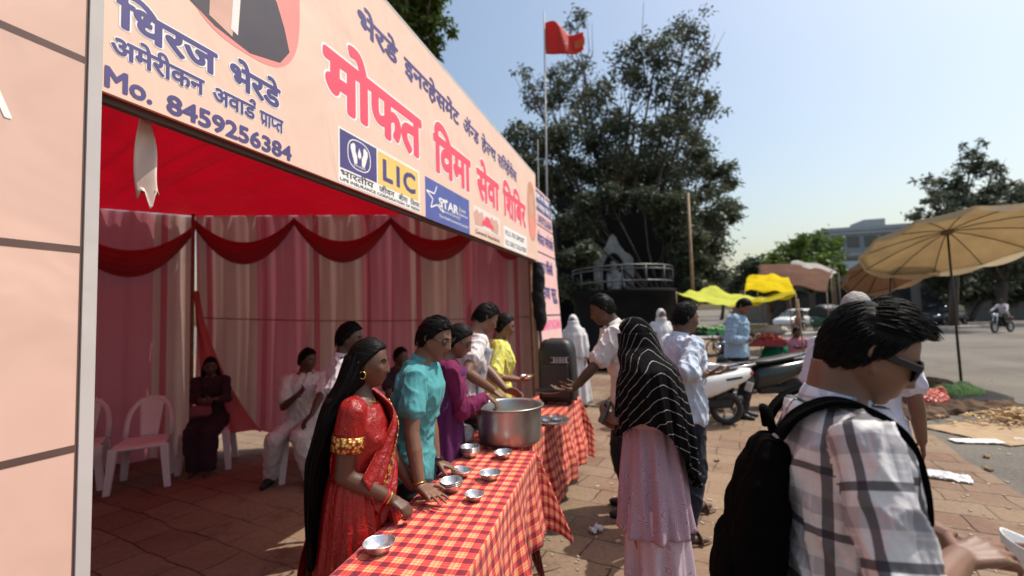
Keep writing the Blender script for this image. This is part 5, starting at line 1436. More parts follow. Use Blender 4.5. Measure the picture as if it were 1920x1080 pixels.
def hand(mb, W, d, n, sx, curl, s, spread, th):
    """palm, four fingers of unequal length, thumb off the side of the palm; d along the hand, n out of the palm"""
    t = d.cross(n).normalized() * sx      # towards the thumb
    kn = []
    for i, (off, ln) in enumerate(((.030, .086), (.010, .090), (-.010, .086), (-.028, .078))):
        K = W + (d * ln + t * off) * s; kn.append(K)
        mb.capsule(W + (d * .012 + t * off * .55) * s, K, .0145 * s, .0115 * s, 8, seg=2)
    mb.ball(W + (d * .05 + t * .0) * s, (.030 * s, .012 * s, .042 * s), Matrix((t, n, d)).transposed(), 12, 8)
    for i, (K, ln) in enumerate(zip(kn, ((.042, .026, .021), (.046, .030, .022), (.043, .028, .021), (.034, .021, .019)))):
        p = K; a = curl * (.55 + .08 * i); dd = (d + t * (spread * (1.2 - i * .8))).normalized(); r = (.0092, .0095, .009, .008)[i]
        for j, l in enumerate(ln):
            q = (dd * math.cos(a) + n * math.sin(a)).normalized(); e = p + q * l * s
            mb.capsule(p, e, r * s * (1 - .08 * j), r * s * (.92 - .1 * j), 8, seg=2); p = e; a += curl * (1.0 - .1 * i * .3)
    p = W + (d * .022 + t * .026) * s; a = th
    for j, (l, r) in enumerate(((.040, .0135), (.032, .0112), (.026, .0098))):
        q = (d * (.62 + .16 * j) + t * (.75 - .25 * j) + n * (a + .12 * j)).normalized(); e = p + q * l * s; mb.capsule(p, e, r * s, r * .88 * s, 8, seg=2); p = e
def add_hair(P, kind, hairm, hx, hy, hz, place):
    k = P.k; x, y, z = hx, hy, hz; rr = np.sqrt(x * x + y * y + z * z)
    if kind in ('short', 'spiky', 'receding'):
        ys = [-.12, -.07, -.035, -.015, .0, .018, .036, .056, .075, .1]; zs = [-.066, -.066, -.055, -.030, -.006, .004, .036, .058, .068, .072]
        if kind == 'receding': zs = zs[:6] + [.046, .082, .098, .1]
        th0, th1 = .009, .019
    elif kind in ('long', 'tied'):
        ys = [-.12, -.07, -.03, -.01, .0, .02, .045, .065, .1]; zs = [-.085, -.085, -.075, -.05, -.02, .012, .042, .064, .074]; th0, th1 = .011, .013
    zb = np.interp(y, ys, zs)
    m = np.clip((z - zb) / .014, 0, 1); m = m * m * (3 - 2 * m)
    th = th0 + (th1 - th0) * np.clip(z / .1, 0, 1)
    if kind == 'spiky': th = th + .006 * np.clip((y + .02) / .08, 0, 1) * np.clip((z - .04) / .05, 0, 1)
    nz = np.array([mnoise.noise((a * 55, b * 16, c * 55 + 3)) + .6 * mnoise.noise((a * 130, b * 40, c * 130)) for a, b, c in zip(x.ravel(), y.ravel(), z.ravel())]).reshape(x.shape)
    f = m * (th + (.0026 if kind == 'spiky' else .0030) * nz) - .010 * (1 - m)
    if kind in ('long', 'tied'): f = f - .004 * np.exp(-(x / .004) ** 2) * m * np.clip(y + z, 0, .1) / .1
    V = place(x * (1 + f / rr), y * (1 + f / rr), z * (1 + f / rr))
    b = MB(); b.rings([[tuple(v) for v in row] for row in V])
    g = random.Random(hash(P.root['label']) % 1000 if False else len(P.root['label']))
    if kind in ('spiky', 'short', 'receding') and P.vox < .0095:
        n_ = 3200 if kind == 'spiky' else 520; L_ = .012 if kind == 'spiky' else .008
        rad = Vector((.0745 + th0, .097 * 1.03 + th0, .118 + th1))
        for q in range(n_):
            a = g.uniform(-PI, PI); el = math.asin(g.uniform(-.35, .995)); dv = Vector((math.cos(el) * math.sin(a), math.cos(el) * math.cos(a), math.sin(el)))
            p = Vector((dv.x * rad.x, dv.y * rad.y, dv.z * rad.z))
            if p.y > .068: p.y = .068 + (p.y - .068) * .62
            if p.z < np.interp(p.y, ys, zs) + .010: continue
            top_ = max(0, p.z / .12); lift = .0015 + (.006 * top_ * g.random() if kind == 'spiky' else .002 * g.random())
            front = max(0, (p.y + .02) / .1) * top_ if kind == 'spiky' else 0
            side_ = abs(p.x) > .045 and p.z < .062; cmb = Vector((g.uniform(-.28, .28), -.45, -.8)) if (side_ or p.y < -.05) else Vector((g.uniform(-.3, .3), .9, .12 * top_)); Ls = L_ * (.55 if side_ else 1); pts = [p * .985]; cur = p.copy()
            for st in range(4):
                nrm = Vector((cur.x / rad.x ** 2, cur.y / rad.y ** 2, cur.z / rad.z ** 2)).normalized(); t_ = (cmb - nrm * cmb.dot(nrm)); t_ = t_.normalized() if t_.length > 1e-4 else cmb
                cur = cur + t_ * Ls * (1 + .5 * front); e = Vector((cur.x / rad.x, cur.y / rad.y, cur.z / rad.z)); 
                if e.length > 1 and not (front > .6 and st > 1): cur = Vector((cur.x, cur.y, cur.z)) / e.length
                if cur.z < np.interp(cur.y, ys, zs) + (.002 if cur.y < .05 else .006): break
                pts.append(cur + nrm * lift * (1 + .5 * st) + (Vector((0, .004, .003)) * st * front if front > .3 else Vector()))
            w = (.0017 if kind == 'spiky' else .0022) * k
            if len(pts) < 3: continue
            b.tube([P.H3(*u) for u in pts], [w * .9, w, w * .9, w * .7, w * .15][:len(pts) - 1] + [w * .15], 4, False)
    if kind == 'tied':
        b.ball(P.H3(0, -.108, -.02), (.032 * k, .03 * k, .036 * k), P.MH, 14, 10)
    return b.build('hair', M[hairm], P.root)
def add_top(P, mat, sleeve=.6, hem=.84, ease=.016, collar=True, name='shirt', vox=.008, crease=.010, flare=.012, neck=1.465, uv=False, cuff=.010, extra=None):
    s = P.s; mb = MB()
    P.torso(mb, lambda z: ease + flare * sstep((1.05 - z) / .25), hem, neck)
    for key, sx in (('L', -1), ('R', 1)):
        S, E_, W, hd, nr = P.J[key]
        mb.capsule(P.tp(sx * .10, -.008, 1.40), S, (.052 + ease * .6) * s, (.051 + ease * .6) * s)
        if sleeve <= 1:
            e = S.lerp(E_, sleeve); d = (e - S).normalized(); mb.capsule(S, e - d * .03, (.051 + ease * .6) * s, (.047 + ease * .6 + cuff) * s); mb.tube([S.lerp(e, .5), e], [(.048 + ease * .6 + cuff * .6) * s, (.046 + ease * .6 + cuff) * s], 18)
        else:
            mb.capsule(S, E_, (.051 + ease * .7) * s, (.042 + ease * .7) * s); e = E_.lerp(W, min(1, sleeve - 1)); mb.capsule(E_, E_.lerp(e, .5), (.042 + ease * .7) * s, (.040 + ease * .7) * s); mb.tube([E_.lerp(e, .3), e], [(.041 + ease * .7) * s, (.028 + ease * .7) * s], 16)
    if extra: extra(mb)
    me = fuse(mb, vox, 4)
    if crease: fold(me, crease, seed=len(P.root['label']) * .37)
    if uv: bone_uv(P, me)
    o = link(name, me, mat, P.root); P.top = o
    if collar:
        q = MB(); n = 26
        for w, zz, out in ((0, 0, 0),):
            rs = []
            q0, m0 = P.spine(1.475)
            for (z_, a, b_) in ((1.438, .070, .068), (1.485, .061, .064), (1.495, .065, .068), (1.452, .084, .082)):
                c, m = P.spine(z_); ring = []
                for j in range(n + 1):
                    an = PI / 2 + .16 + (2 * PI - .32) * j / n; ring.append(c + m @ Vector((a * math.cos(an), b_ * math.sin(an) - .008, .012 * -math.sin(an) - (.012 if z_ < 1.48 else 0) * max(0, math.sin(an)))) * s)
                rs.append(ring)
            q.rings(rs, cap=False, closed=False)
        link('collar', evaluate(q.mesh('c'), [('SOLIDIFY', dict(thickness=.004)), ('SUBSURF', dict(levels=1))]), mat if not isinstance(collar, bpy.types.Material) else collar, P.root)
def add_legs(P, mat, ease=.016, top=1.0, bottom=.07, flare=.006, name='trousers', vox=.010, crease=.009):
    s = P.s; mb = MB(); P.torso(mb, ease * .6, .82, top)
    for Hj, K, F in P.K:
        mb.capsule(Hj, K, (.090 + ease) * s, (.062 + ease) * s, 18); f = K.lerp(F, 1 - max(0, (bottom - .07)) / .42)
        mb.capsule(K, K.lerp(f, .5), (.062 + ease) * s, (.058 + ease + flare * .5) * s, 18); mb.tube([K.lerp(f, .3), f + (f - K).normalized() * .015], [(.06 + ease) * s, (.047 + ease + flare) * s], 18)
    me = fuse(mb, vox, 4)
    if crease and vox < .016: fold(me, crease, (7, 7, 5), .3)
    link(name, me, mat, P.root)
def bone_uv(P, me):
    """cloth coordinates in metres: torso wrapped round the spine, each sleeve round its own bone"""
    n = len(me.polygons); C0 = np.empty(n * 3); me.polygons.foreach_get('center', C0); C0 = C0.reshape(-1, 3); V = coords(me)
    li = np.empty(len(me.loops), int); me.loops.foreach_get('vertex_index', li); lt = np.empty(n, int); me.polygons.foreach_get('loop_total', lt); pf = np.repeat(np.arange(n), lt)
    bones = []
    a = P.spine(.85)[0]; b = P.spine(1.42)[0]; bones.append((a, b, P.spine(1.2)[1] @ Vector((0, 1, 0)), .165))
    for key in 'LR':
        S, E_, W, hd, nr = P.J[key]; f = Vector((0, 1, .2)); bones.append((S, E_, f, .07)); bones.append((E_, W, f, .06))
    D = []
    for a, b, f, r in bones:
        a_, b_ = np.array(a), np.array(b); d = b_ - a_; L = np.linalg.norm(d); t = np.clip((C0 - a_) @ d / L ** 2, 0, 1); D.append(np.linalg.norm(C0 - a_ - t[:, None] * d, axis=1) / r)
    D = np.array(D); D[0] *= .92; w = D.argmin(0)[pf]; X = V[li]; CX = C0[pf]; uv = np.zeros((len(li), 2)); off = 0.0
    for i, (a, b, f, r) in enumerate(bones):
        a_ = np.array(a); d = np.array((b - a).normalized()); ff = np.array(f); ff = ff - d * (ff @ d); ff /= np.linalg.norm(ff); g = np.cross(d, ff)
        q = X - a_; an = np.arctan2(q @ g, q @ ff); qc = CX - a_; ac = np.arctan2(qc @ g, qc @ ff); an = ac + (an - ac + PI) % (2 * PI) - PI
        k = w == i; uv[k, 0] = (an * (r * .80))[k]; uv[k, 1] = (q @ d)[k] + (0 if i in (0, 1, 3) else np.linalg.norm(np.array(bones[i - 1][1]) - np.array(bones[i - 1][0])))
    l = me.uv_layers.new(name='UVMap'); l.data.foreach_set('uv', uv.ravel())
def skirt(P, mat, z0, z1, r0, r1, name, folds=14, amp=.02, seed=1, sway=(0, 0), nz=30, n=120, yo=0.0):
    s = P.s; ph = random.Random(seed).uniform(0, 6); mb = MB(); rs = []; uvs = []
    for i in range(nz + 1):
        v = i / nz; z = z0 + (z1 - z0) * v; base = P.spine(max(z0, .8))[0]; c = (P.spine(z)[0] if z > .82 else Vector((P.spine(.82)[0].x, P.spine(.82)[0].y, z * s))); ring = []; uvr = []
        if z > .82: c = P.spine(z)[0]
        else: c = Vector((0, 0, z * s + (P.spine(.82)[0].z - .82 * s)))
        rx, ry = r0[0] + (r1[0] - r0[0]) * v ** .8, r0[1] + (r1[1] - r0[1]) * v ** .8
        for j in range(n):
            a = 2 * PI * j / n; w = 1 + (amp * math.sin(folds * a + ph + 2 * v) + amp * .6 * math.sin(folds * 1.73 * a + 1.1 - v) ) * (.25 + v) / max(rx, .1) * .9
            ring.append(c + Vector((rx * math.cos(a) * w + sway[0] * v, ry * math.sin(a) * w + sway[1] * v + yo, 0)) * s)
        for j in range(n + 1): uvr.append((2 * PI * j / n * .2, z))
        rs.append(ring); uvs.append(uvr)
    mb.rings(rs, True, True, uvs); return mb.build(name, mat, P.root)
def glasses(P, mat, lensm, w=.026, h=.018, name='glasses', tilt=0, thick=.0022):
    H3 = P.H3; b = MB(); y0 = P.fyat(.031, .006) + .011
    for sx in (-1, 1):
        ring = [H3(sx * .033 + w * math.copysign(abs(math.cos(a)) ** .7, math.cos(a)), y0 - .004 * abs(math.cos(a)), .003 + h * math.copysign(abs(math.sin(a)) ** .7, math.sin(a))) for a in np.linspace(0, 2 * PI, 24, endpoint=False)]
        b.tube(ring + [ring[0]], thick * P.k, 6, False); b.tube([H3(sx * .058, y0 - .004, .010), H3(sx * .073, .045, .012), H3(sx * .080, -.005, .012), H3(sx * .079, -.018, .0)], thick * 1.1 * P.k, 6)
        l = MB(); l.add([tuple(q) for q in ring], [tuple(range(24))]); link('lens', evaluate(l.mesh('l'), [('SOLIDIFY', dict(thickness=.0018))]), lensm, P.root)
    b.tube([H3(-.009, y0, .007), H3(0, y0 + .003, .010), H3(.009, y0, .007)], thick * P.k, 6); b.build(name, mat, P.root)
def wristband(P, key, mat, r=.031, w=.006, name='bangle', f=.0):
    S, E_, W, hd, nr = P.J[key]; d = (W - E_).normalized(); c = W - d * (.012 + f); x = d.orthogonal().normalized(); y = d.cross(x)
    mb = MB(); ring = [c + (x * math.cos(a) + y * math.sin(a)) * r * P.s for a in np.linspace(0, 2 * PI, 21)]; mb.tube(ring, w, 8, False); return mb.build(name, mat, P.root)
# ------------------------------------------------------------------ cloth for the people
C = {}
C['teal'] = cloth('teal_pique', (.075, .29, .31), wr=.3, wscale=16)
C['white_tee'] = cloth('white_tee', (.66, .62, .62), wr=.4)
C['grey_print'] = cloth('grey_print', (.30, .32, .36), var=.3, wr=.4)
C['purple'] = cloth('purple_kurta', (.085, .012, .075), wr=.4)
C['maroon'] = cloth('maroon_sleeve', (.14, .012, .06), wr=.4)
C['white_shirt'] = cloth('white_shirt', (.62, .57, .55), wr=.5)
C['pinkish_shirt'] = cloth('pinkish_shirt', (.60, .52, .55), wr=.5)
C['lilac_shirt'] = cloth('lilac_shirt', (.58, .56, .66), wr=.4)
C['pale_blue'] = cloth('pale_blue_shirt', (.50, .56, .66), wr=.5)
C['sky_blue'] = cloth('sky_blue_shirt', (.26, .38, .50), wr=.4)
C['navy'] = cloth('navy_trousers', (.016, .018, .03), wr=.4)
C['black'] = cloth('black_trousers', (.014, .014, .015), wr=.4)
C['cream'] = cloth('cream_trousers', (.56, .52, .50), wr=.4)
C['dark_dress'] = cloth('dark_dress', (.035, .018, .025), wr=.4, var=.4)
C['pink'] = cloth('pink_shirt', (.52, .20, .27), wr=.4)
C['hijab'] = cloth('white_scarf', (.62, .61, .62), wr=.6)
C['grey_robe'] = cloth('grey_robe', (.30, .29, .31), wr=.5)
def satin(name, c):
    t = NT(name); co = t.co(); n = t.noise(75, 3, co, .6)
    g = t.ramp(n, [(.68, c), (.73, (.40, .16, .04))]); t.base(g); t.set(Roughness=.36, Specular_IOR_Level=.5)
    t.bump(t.noise(32, 4, t.co('Object', (1, 1, .6)), .6, 1.2), .6, .018); return t.mat
C['sari'] = satin('red_satin', (.27, .007, .006))
def brocade():
    t = NT('gold_brocade'); v = t.n('TexVoronoi'); v.inputs['Scale'].default_value = 70; t.l(t.co(), v.inputs['Vector'])
    t.base(t.ramp(v.outputs['Distance'], [(.2, (.75, .50, .14)), (.5, (.40, .18, .03)), (.62, (.16, .02, .02))])); t.set(Roughness=.35, Metallic=.5); t.bump(v.outputs['Distance'], .6, .006); return t.mat
C['gold'] = brocade(); M['gold'] = plain('gold', (.75, .48, .14), .25, 1.0, var=.05)
def kurti():
    t = NT('yellow_kurti'); co = t.co(); v = t.n('TexVoronoi', feature='DISTANCE_TO_EDGE'); v.inputs['Scale'].default_value = 24; t.l(co, v.inputs['Vector'])
    t.base(t.ramp(v.outputs['Distance'], [(.03, (.72, .70, .40)), (.09, (.62, .58, .035))])); t.set(Roughness=.8); t.bump(t.noise(9, 3, co), .4, .02); return t.mat
C['yellow'] = kurti()
def lace(name, c, d):
    t = NT(name); co = t.co(); v = t.n('TexVoronoi'); v.inputs['Scale'].default_value = 9; t.l(co, v.inputs['Vector'])
    w = t.math('ABSOLUTE', t.math('SINE', t.math('MULTIPLY', v.outputs['Distance'], 46.0)))
    v2 = t.n('TexVoronoi'); v2.inputs['Scale'].default_value = 75; t.l(co, v2.inputs['Vector'])
    f = t.math('MAXIMUM', t.math('MULTIPLY', t.math('LESS_THAN', w, .38), .8), t.math('MULTIPLY', t.math('LESS_THAN', v2.outputs['Distance'], .28), .45))
    t.base(t.mix(f, c, d)); t.set(Roughness=.85); h = t.math('ADD', t.math('MULTIPLY', f, -.3), t.noise(7, 3, t.co('Object', (1, 1, .35)), .5, .8)); t.bump(h, .5, .025); return t.mat
C['lavender'] = lace('lavender_lace', (.42, .29, .36), (.20, .12, .17)); C['lavender_pale'] = lace('lavender_pale', (.54, .42, .48), (.36, .25, .31))
def zig():
    t = NT('black_silver_dupatta'); sp = t.n('SeparateXYZ'); t.l(t.n('UVMap').outputs[0], sp.inputs[0])
    u = t.math('ABSOLUTE', sp.outputs[0]); s = t.math('SUBTRACT', sp.outputs[1], t.math('MULTIPLY', t.math('POWER', u, 1.5), -1.9))
    s = t.math('ADD', s, t.math('MULTIPLY', t.noise(4, 2, t.co()), .05))
    ln = t.math('LESS_THAN', t.math('FRACT', t.math('DIVIDE', s, .060)), .038)
    ds = t.math('GREATER_THAN', t.noise(60, 2, t.co()), .36)
    f = t.math('MULTIPLY', ln, ds)
    t.base(t.mix(f, (.006, .0055, .006), (.46, .45, .42))); t.set(Roughness=.85, Specular_IOR_Level=.04); t.bump(t.noise(10, 3, t.co('Object', (1, 1, .3)), .5, .6), .5, .03); return t.mat
C['dupatta'] = zig()
def plaid():
    t = NT('plaid_cotton'); sp = t.n('SeparateXYZ'); t.l(t.n('UVMap').outputs[0], sp.inputs[0])
    def ax(o, off):
        s = t.math('FRACT', t.math('ADD', t.math('DIVIDE', o, .130), off))
        def bnd(a, b): return t.math('MULTIPLY', t.math('GREATER_THAN', s, a), t.math('LESS_THAN', s, b))
        return bnd(.0, .13), bnd(.34, .62), bnd(.69, .73), bnd(.84, .88)
    A, B, E1, E2 = ax(sp.outputs[0], .12); A2, B2, F1, F2 = ax(sp.outputs[1], .5)
    g = t.math('MULTIPLY', t.math('ADD', B, B2), .5)
    c = t.ramp(g, [(0, (.60, .58, .58)), (.5, (.40, .385, .405)), (1, (.25, .24, .26))])
    c = t.mix(t.math('MULTIPLY', t.math('MAXIMUM', t.math('MAXIMUM', E1, E2), t.math('MAXIMUM', F1, F2)), .35), c, (.68, .64, .64))
    c = t.mix(t.math('MULTIPLY', t.math('ADD', A, A2), .86), c, (.035, .033, .042))
    t.base(c); t.set(Roughness=.7, Specular_IOR_Level=.3)
    h = t.math('ADD', t.noise(11, 3, t.co('Object', (1, 1, .6)), .5, .9), t.math('MULTIPLY', t.noise(400, 1, t.co()), .02)); t.bump(h, .45, .025); return t.mat
C['plaid'] = plaid()
t = NT('collar_check'); sp = t.n('SeparateXYZ'); t.l(t.co(), sp.inputs[0])
def _b(o, p, a, b): s_ = t.math('FRACT', t.math('DIVIDE', o, p)); return t.math('MULTIPLY', t.math('GREATER_THAN', s_, a), t.math('LESS_THAN', s_, b))
f1 = _b(sp.outputs[0], .055, .1, .38); f2 = _b(sp.outputs[2], .034, .3, .5); f3 = _b(sp.outputs[1], .06, .5, .75)
cc = t.mix(t.math('MULTIPLY', t.math('ADD', f1, f3), .45), (.60, .58, .60), (.22, .27, .42)); cc = t.mix(t.math('MULTIPLY', f2, .55), cc, (.20, .19, .22)); t.base(cc); t.set(Roughness=.75); COLLAR = t.mat
M['dial'] = plain('watch_black', (.012, .012, .014), .3)
M['sandal'] = plain('sandal_brown', (.10, .055, .03), .6, var=.2)
def sheet_strip(P, pts, widths, mat, name, folds=5, amp=.012, n=26, m=60, th=.004):
    """cloth strip through body-space points; each width is a vector across the strip"""
    pts = [Vector(p) for p in pts]; W = [Vector(w) for w in widths]; N = len(pts) - 1
    def cat(A, x):
        i = min(int(x * N), N - 1); f = x * N - i; g = lambda k: A[min(max(k, 0), N)]
        p0, p1, p2, p3 = g(i - 1), g(i), g(i + 1), g(i + 2)
        return .5 * ((2 * p1) + (p2 - p0) * f + (2 * p0 - 5 * p1 + 4 * p2 - p3) * f * f + (3 * p1 - p0 - 3 * p2 + p3) * f ** 3)
    mb = MB()
    def fn(u, v):
        c = cat(pts, v); w = cat(W, v); t_ = (cat(pts, min(1, v + .02)) - cat(pts, max(0, v - .02))); nr = t_.cross(w); nr = nr.normalized() if nr.length > 1e-6 else Vector((0, 1, 0))
        return c + w * (u - .5) + nr * (amp * math.sin(folds * 2 * PI * u + 1.7 * v) + amp * .5 * math.sin(folds * 3.4 * PI * u - v))
    mb.grid(fn, n, m, lambda u, v: (u * .3, v)); return link(name, evaluate(mb.mesh('s'), [('SOLIDIFY', dict(thickness=th, offset=0))]), mat, P.root)

# ------------------------------------------------------------------ servers behind the tables
P = person('woman in a red satin sari with long loose black hair at the near table', (-.70, 2.0), 82, 1.54, lean=5, head=(10, 4), fem=True, skin='dark', hair='long', vox=.006, armf=1.05,
           Rh=dict(w=at(733, 935, 1.93), d=(.8, -.1, -.45), n=(-.3, .3, -1), c=.95, e=(.2, -.8, -.5), th=.7), L=dict(w=(-.50, 2.20, .83), d=(.9, .2, -.2), n=(0, 0, -1), c=.5, e=(-.3, -.7, -.4)),
           top=dict(mat=C['sari'], sleeve=.56, hem=1.06, ease=.015, crease=.005, collar=False, name='blouse', flare=0, neck=1.41, cuff=.006))
skirt(P, C['sari'], 1.08, .02, (.150, .125), (.27, .25), 'sari_skirt', 16, .012, 3)
S, E_, W, hd, nr = P.J['R']; mb = MB(); a0, a1 = S.lerp(E_, .36), S.lerp(E_, .60); mb.tube([a0, a0.lerp(a1, .5), a1], [.0615, .062, .0625], 28, False); link('sleeve_border', evaluate(mb.mesh('b'), [('SOLIDIFY', dict(thickness=.003, offset=1))]), C['gold'], P.root)
T = P.tp
sheet_strip(P, [T(.14, .10, .98), T(.08, .150, 1.10), T(-.01, .165, 1.25), T(-.09, .11, 1.38), T(-.125, .0, 1.455), T(-.13, -.12, 1.36), T(-.13, -.17, 1.15), T(-.13, -.19, .9), Vector((-.12, -.23, .62)), Vector((-.12, -.26, .30))],
            [(.10, -.05, .24), (.07, -.05, .22), (.10, .02, .20), (.16, .03, .08), (.18, .0, .03), (.22, .02, -.02), (.26, .02, 0), (.29, .02, 0), (.31, .03, 0), (.33, .03, 0)], C['sari'], 'sari_drape', 4, .010)
sheet_strip(P, [T(.10, .14, 1.02), T(.05, .168, 1.14), T(-.03, .180, 1.29), T(-.10, .115, 1.41)], [(.02, .0, .045), (.02, .0, .045), (.03, .01, .03), (.04, .01, .02)], C['gold'], 'sari_border', 1, .001, 6, 30)
# pleats swinging at the front hip
sheet_strip(P, [T(.03, .13, 1.0), Vector((.03, .165, .80)), Vector((.03, .20, .5)), Vector((.03, .24, .1))], [(.10, 0, 0), (.12, 0, 0), (.16, 0, 0), (.20, 0, 0)], C['sari'], 'sari_pleats', 4, .016)
# the long fall of hair down the back
mb = MB(); rs = []
for i in range(34):
    v = i / 33; z = 1.60 * P.s + .04 - v * .86
    zz = z / P.s; c = P.spine(min(1.5, max(.8, zz)))[0]; yb = np.interp(v, [0, .12, .25, .5, 1], [.01, -.035, -.10, -.155, -.165]); wx = np.interp(v, [0, .1, .3, .7, 1], [.066, .085, .115, .105, .055]); wy = np.interp(v, [0, .15, .4, 1], [.075, .062, .045, .02])
    xo = np.interp(v, [0, .3, 1], [0, .01, .03])
    rs.append([Vector((c.x + xo + wx * math.cos(a) * (1 + .06 * math.sin(13 * a + v * 2) + .04 * math.sin(29 * a - v)), c.y + yb + wy * math.sin(a) * (1 + .10 * math.sin(17 * a + v)), z)) for a in np.linspace(0, 2 * PI, 90, endpoint=False)])
mb.rings(rs)
g = random.Random(2)
for k in range(70):
    a = g.uniform(PI * .9, PI * 2.1); x = .09 * math.cos(a); P0 = [Vector((P.spine(1.4)[0].x + x, P.spine(1.4)[0].y - .10 + .03 * math.sin(a), 1.30)), Vector((x * 1.2 + g.uniform(-.01, .01), P.spine(1.1)[0].y - .15 + .04 * math.sin(a), 1.0)), Vector((x * 1.1 + g.uniform(-.03, .03), -.15 + .03 * math.sin(a), .70 + g.uniform(-.1, .05)))]
    mb.tube(P0, [.006, .006, .0015], 4)
mb.build('long_hair', M['hair'], P.root)
wristband(P, 'R', M['gold'], .030, .004); wristband(P, 'R', M['red_lamp'], .031, .005, 'bangle', .014)
for sx in (-1, 1):
    mb = MB(); c = P.H3(sx * .079, .0, -.045); mb.tube([c + P.MH @ Vector((0, .013 * math.cos(a), .016 * math.sin(a))) for a in np.linspace(0, 2 * PI, 16)], .0022, 6, False); mb.build('earring', M['gold'], P.root)
mb = MB(); c = P.spine(1.44)[0]; mb.tube([c + Vector((.075 * math.cos(a), .075 * math.sin(a) - .005, .01 - .035 * max(0, math.sin(a)))) for a in np.linspace(0, 2 * PI, 30)], .003, 6, False); mb.build('necklace', M['gold'], P.root)

P = person('boy in a teal polo shirt and glasses leaning on the checked table', (-.575, 2.47), 92, 1.64, lean=15, head=(14, 14), skin='mid', vox=.006,
           Rh=dict(w=at(787, 918, 2.16), d=(.72, -.62, -.18), n=(0, 0, -1), c=.10, sp=.16, th=-.05, e=(.5, -.6, .0)), L=dict(w=at(818, 870, 2.5), d=(.9, .1, -.35), n=(0, 0, -1), c=.2, e=(-.5, -.5, 0)),
           top=dict(mat=C['teal'], sleeve=.66, hem=.80, ease=.017, name='polo_shirt', flare=.014, cuff=.014), legs=dict(mat=C['black']), shoes=M['black_plastic'])
glasses(P, M['dark_metal'], plain('clear_lens', (.05, .05, .055), .05, spec=.8), .024, .015)
wristband(P, 'L', M['dial'], .033, .010, 'watch'); wristband(P, 'R', M['gold'], .031, .003)
def chestframe(P, z0):
    def fr(s_, z_, o=0.0):
        q, m = P.spine(z_); return P.root.matrix_world @ (q + m @ Vector((s_, .163 + o, 0)))
    return fr
bpy.context.view_layer.update()
fr = chestframe(P, 1.2)
letters(P.root, 'R', .045, .065, 1.235, 1.262, M['navy_ink'], .03, cap=.7, frame=lambda s_, z_, o=0: fr(s_, z_, o), name='chest_letter'); letters(P.root, 'B', -.045, -.015, 1.235, 1.265, M['navy_ink'], .04, cap=.7, frame=lambda s_, z_, o=0: fr(s_, z_, o), name='chest_letter')

P = person('person in a purple kurta reaching a maroon sleeve into the pot', (-.50, 2.93), 84, 1.60, lean=13, twist=-14, head=(8, 22), fem=True, skin='mid', hair='tied', vox=.007,
           Rh=dict(w=at(914, 742, 2.98), d=(.75, .1, -.65), n=(0, .2, -1), c=.9, e=(.4, -.5, -.7)), L=dict(w=(-.26, 3.06, .98), d=(.9, 0, -.4), n=(0, -.6, -.8), c=.8, e=(-.3, -.6, -.5)),
           top=dict(mat=C['maroon'], sleeve=1.92, hem=1.0, ease=.020, collar=False, name='kurta_sleeves'))
skirt(P, C['purple'], 1.40, .35, (.172, .138), (.24, .21), 'kurta', 9, .012, 5); glasses(P, M['dark_metal'], M['glass_dark'], .024, .016)
add_legs(P, C['black'])
P = person('young man in a white and grey T-shirt bending over the pot', (-.41, 3.68), 74, 1.76, lean=17, head=(-4, 26), skin='mid', vox=.007,
           Rh=dict(w=at(925, 732, 3.42), d=(.8, -.2, -.5), n=(0, .2, -1), c=.8, e=(.5, -.5, -.5)), L=dict(w=(-.05, 3.66, 1.0), d=(.9, 0, -.3), n=(0, -.7, -.6), c=.7, e=(-.4, -.5, -.5)),
           top=dict(mat=C['white_tee'], sleeve=.62, hem=.84, ease=.024, collar=False, name='t_shirt', neck=1.455), legs=dict(mat=C['black']), shoes=M['black_plastic'])
# the printed grey front of the T-shirt, a fitted panel standing just proud of the cloth
mb = MB()
def pan(u, v):
    z = .92 + .46 * v; q, m = P.spine(z); a = R(25 + 130 * u); rx, ry = .172 + .022, .122 + .030
    return q + m @ Vector((rx * math.cos(a), ry * math.sin(a) + .002, 0)) * P.s
mb.grid(pan, 20, 16); link('shirt_print', evaluate(mb.mesh('p'), [('SOLIDIFY', dict(thickness=.004))]), C['grey_print'], P.root)
P = person('woman in a bright yellow patterned kurti at the far table holding out a bowl', (-.17, 4.2), 84, 1.65, lean=6, head=(6, 14), fem=True, skin='mid', hair='tied', vox=.008,
           Rh=dict(w=at(972, 712, 4.05), d=(.9, .15, -.05), n=(0, .3, .9), c=.5, e=(.5, -.5, -.6)), L=dict(w=at(975, 712, 4.32), d=(.9, -.2, 0), n=(0, -.3, .9), c=.5, e=(-.4, -.5, -.6)),
           top=dict(mat=C['yellow'], sleeve=.95, hem=.95, ease=.022, collar=False, name='kurti', flare=.0))
skirt(P, C['yellow'], 1.05, .45, (.165, .135), (.25, .22), 'kurti_skirt', 8, .014, 8); add_legs(P, C['yellow'])
o = link('foil_bowl', BM[1], M['foil'], None, at(988, 711, 4.18)); setp(o, 'silver foil bowl held out by the woman in yellow', 'bowl', 'silver foil bowls in hands')
P = person('man in a pale pinkish shirt standing behind the woman in the sari', (-1.24, 3.3), 70, 1.60, lean=3, head=(18, 4), skin='dark', vox=.009, top=dict(mat=C['pinkish_shirt'], sleeve=.7), legs=dict(mat=C['black'], vox=.014), shoes=M['black_plastic'],
           Rh=dict(w=(-1.02, 3.1, 1.02), c=.7, e=(.3, -.8, -.4)))
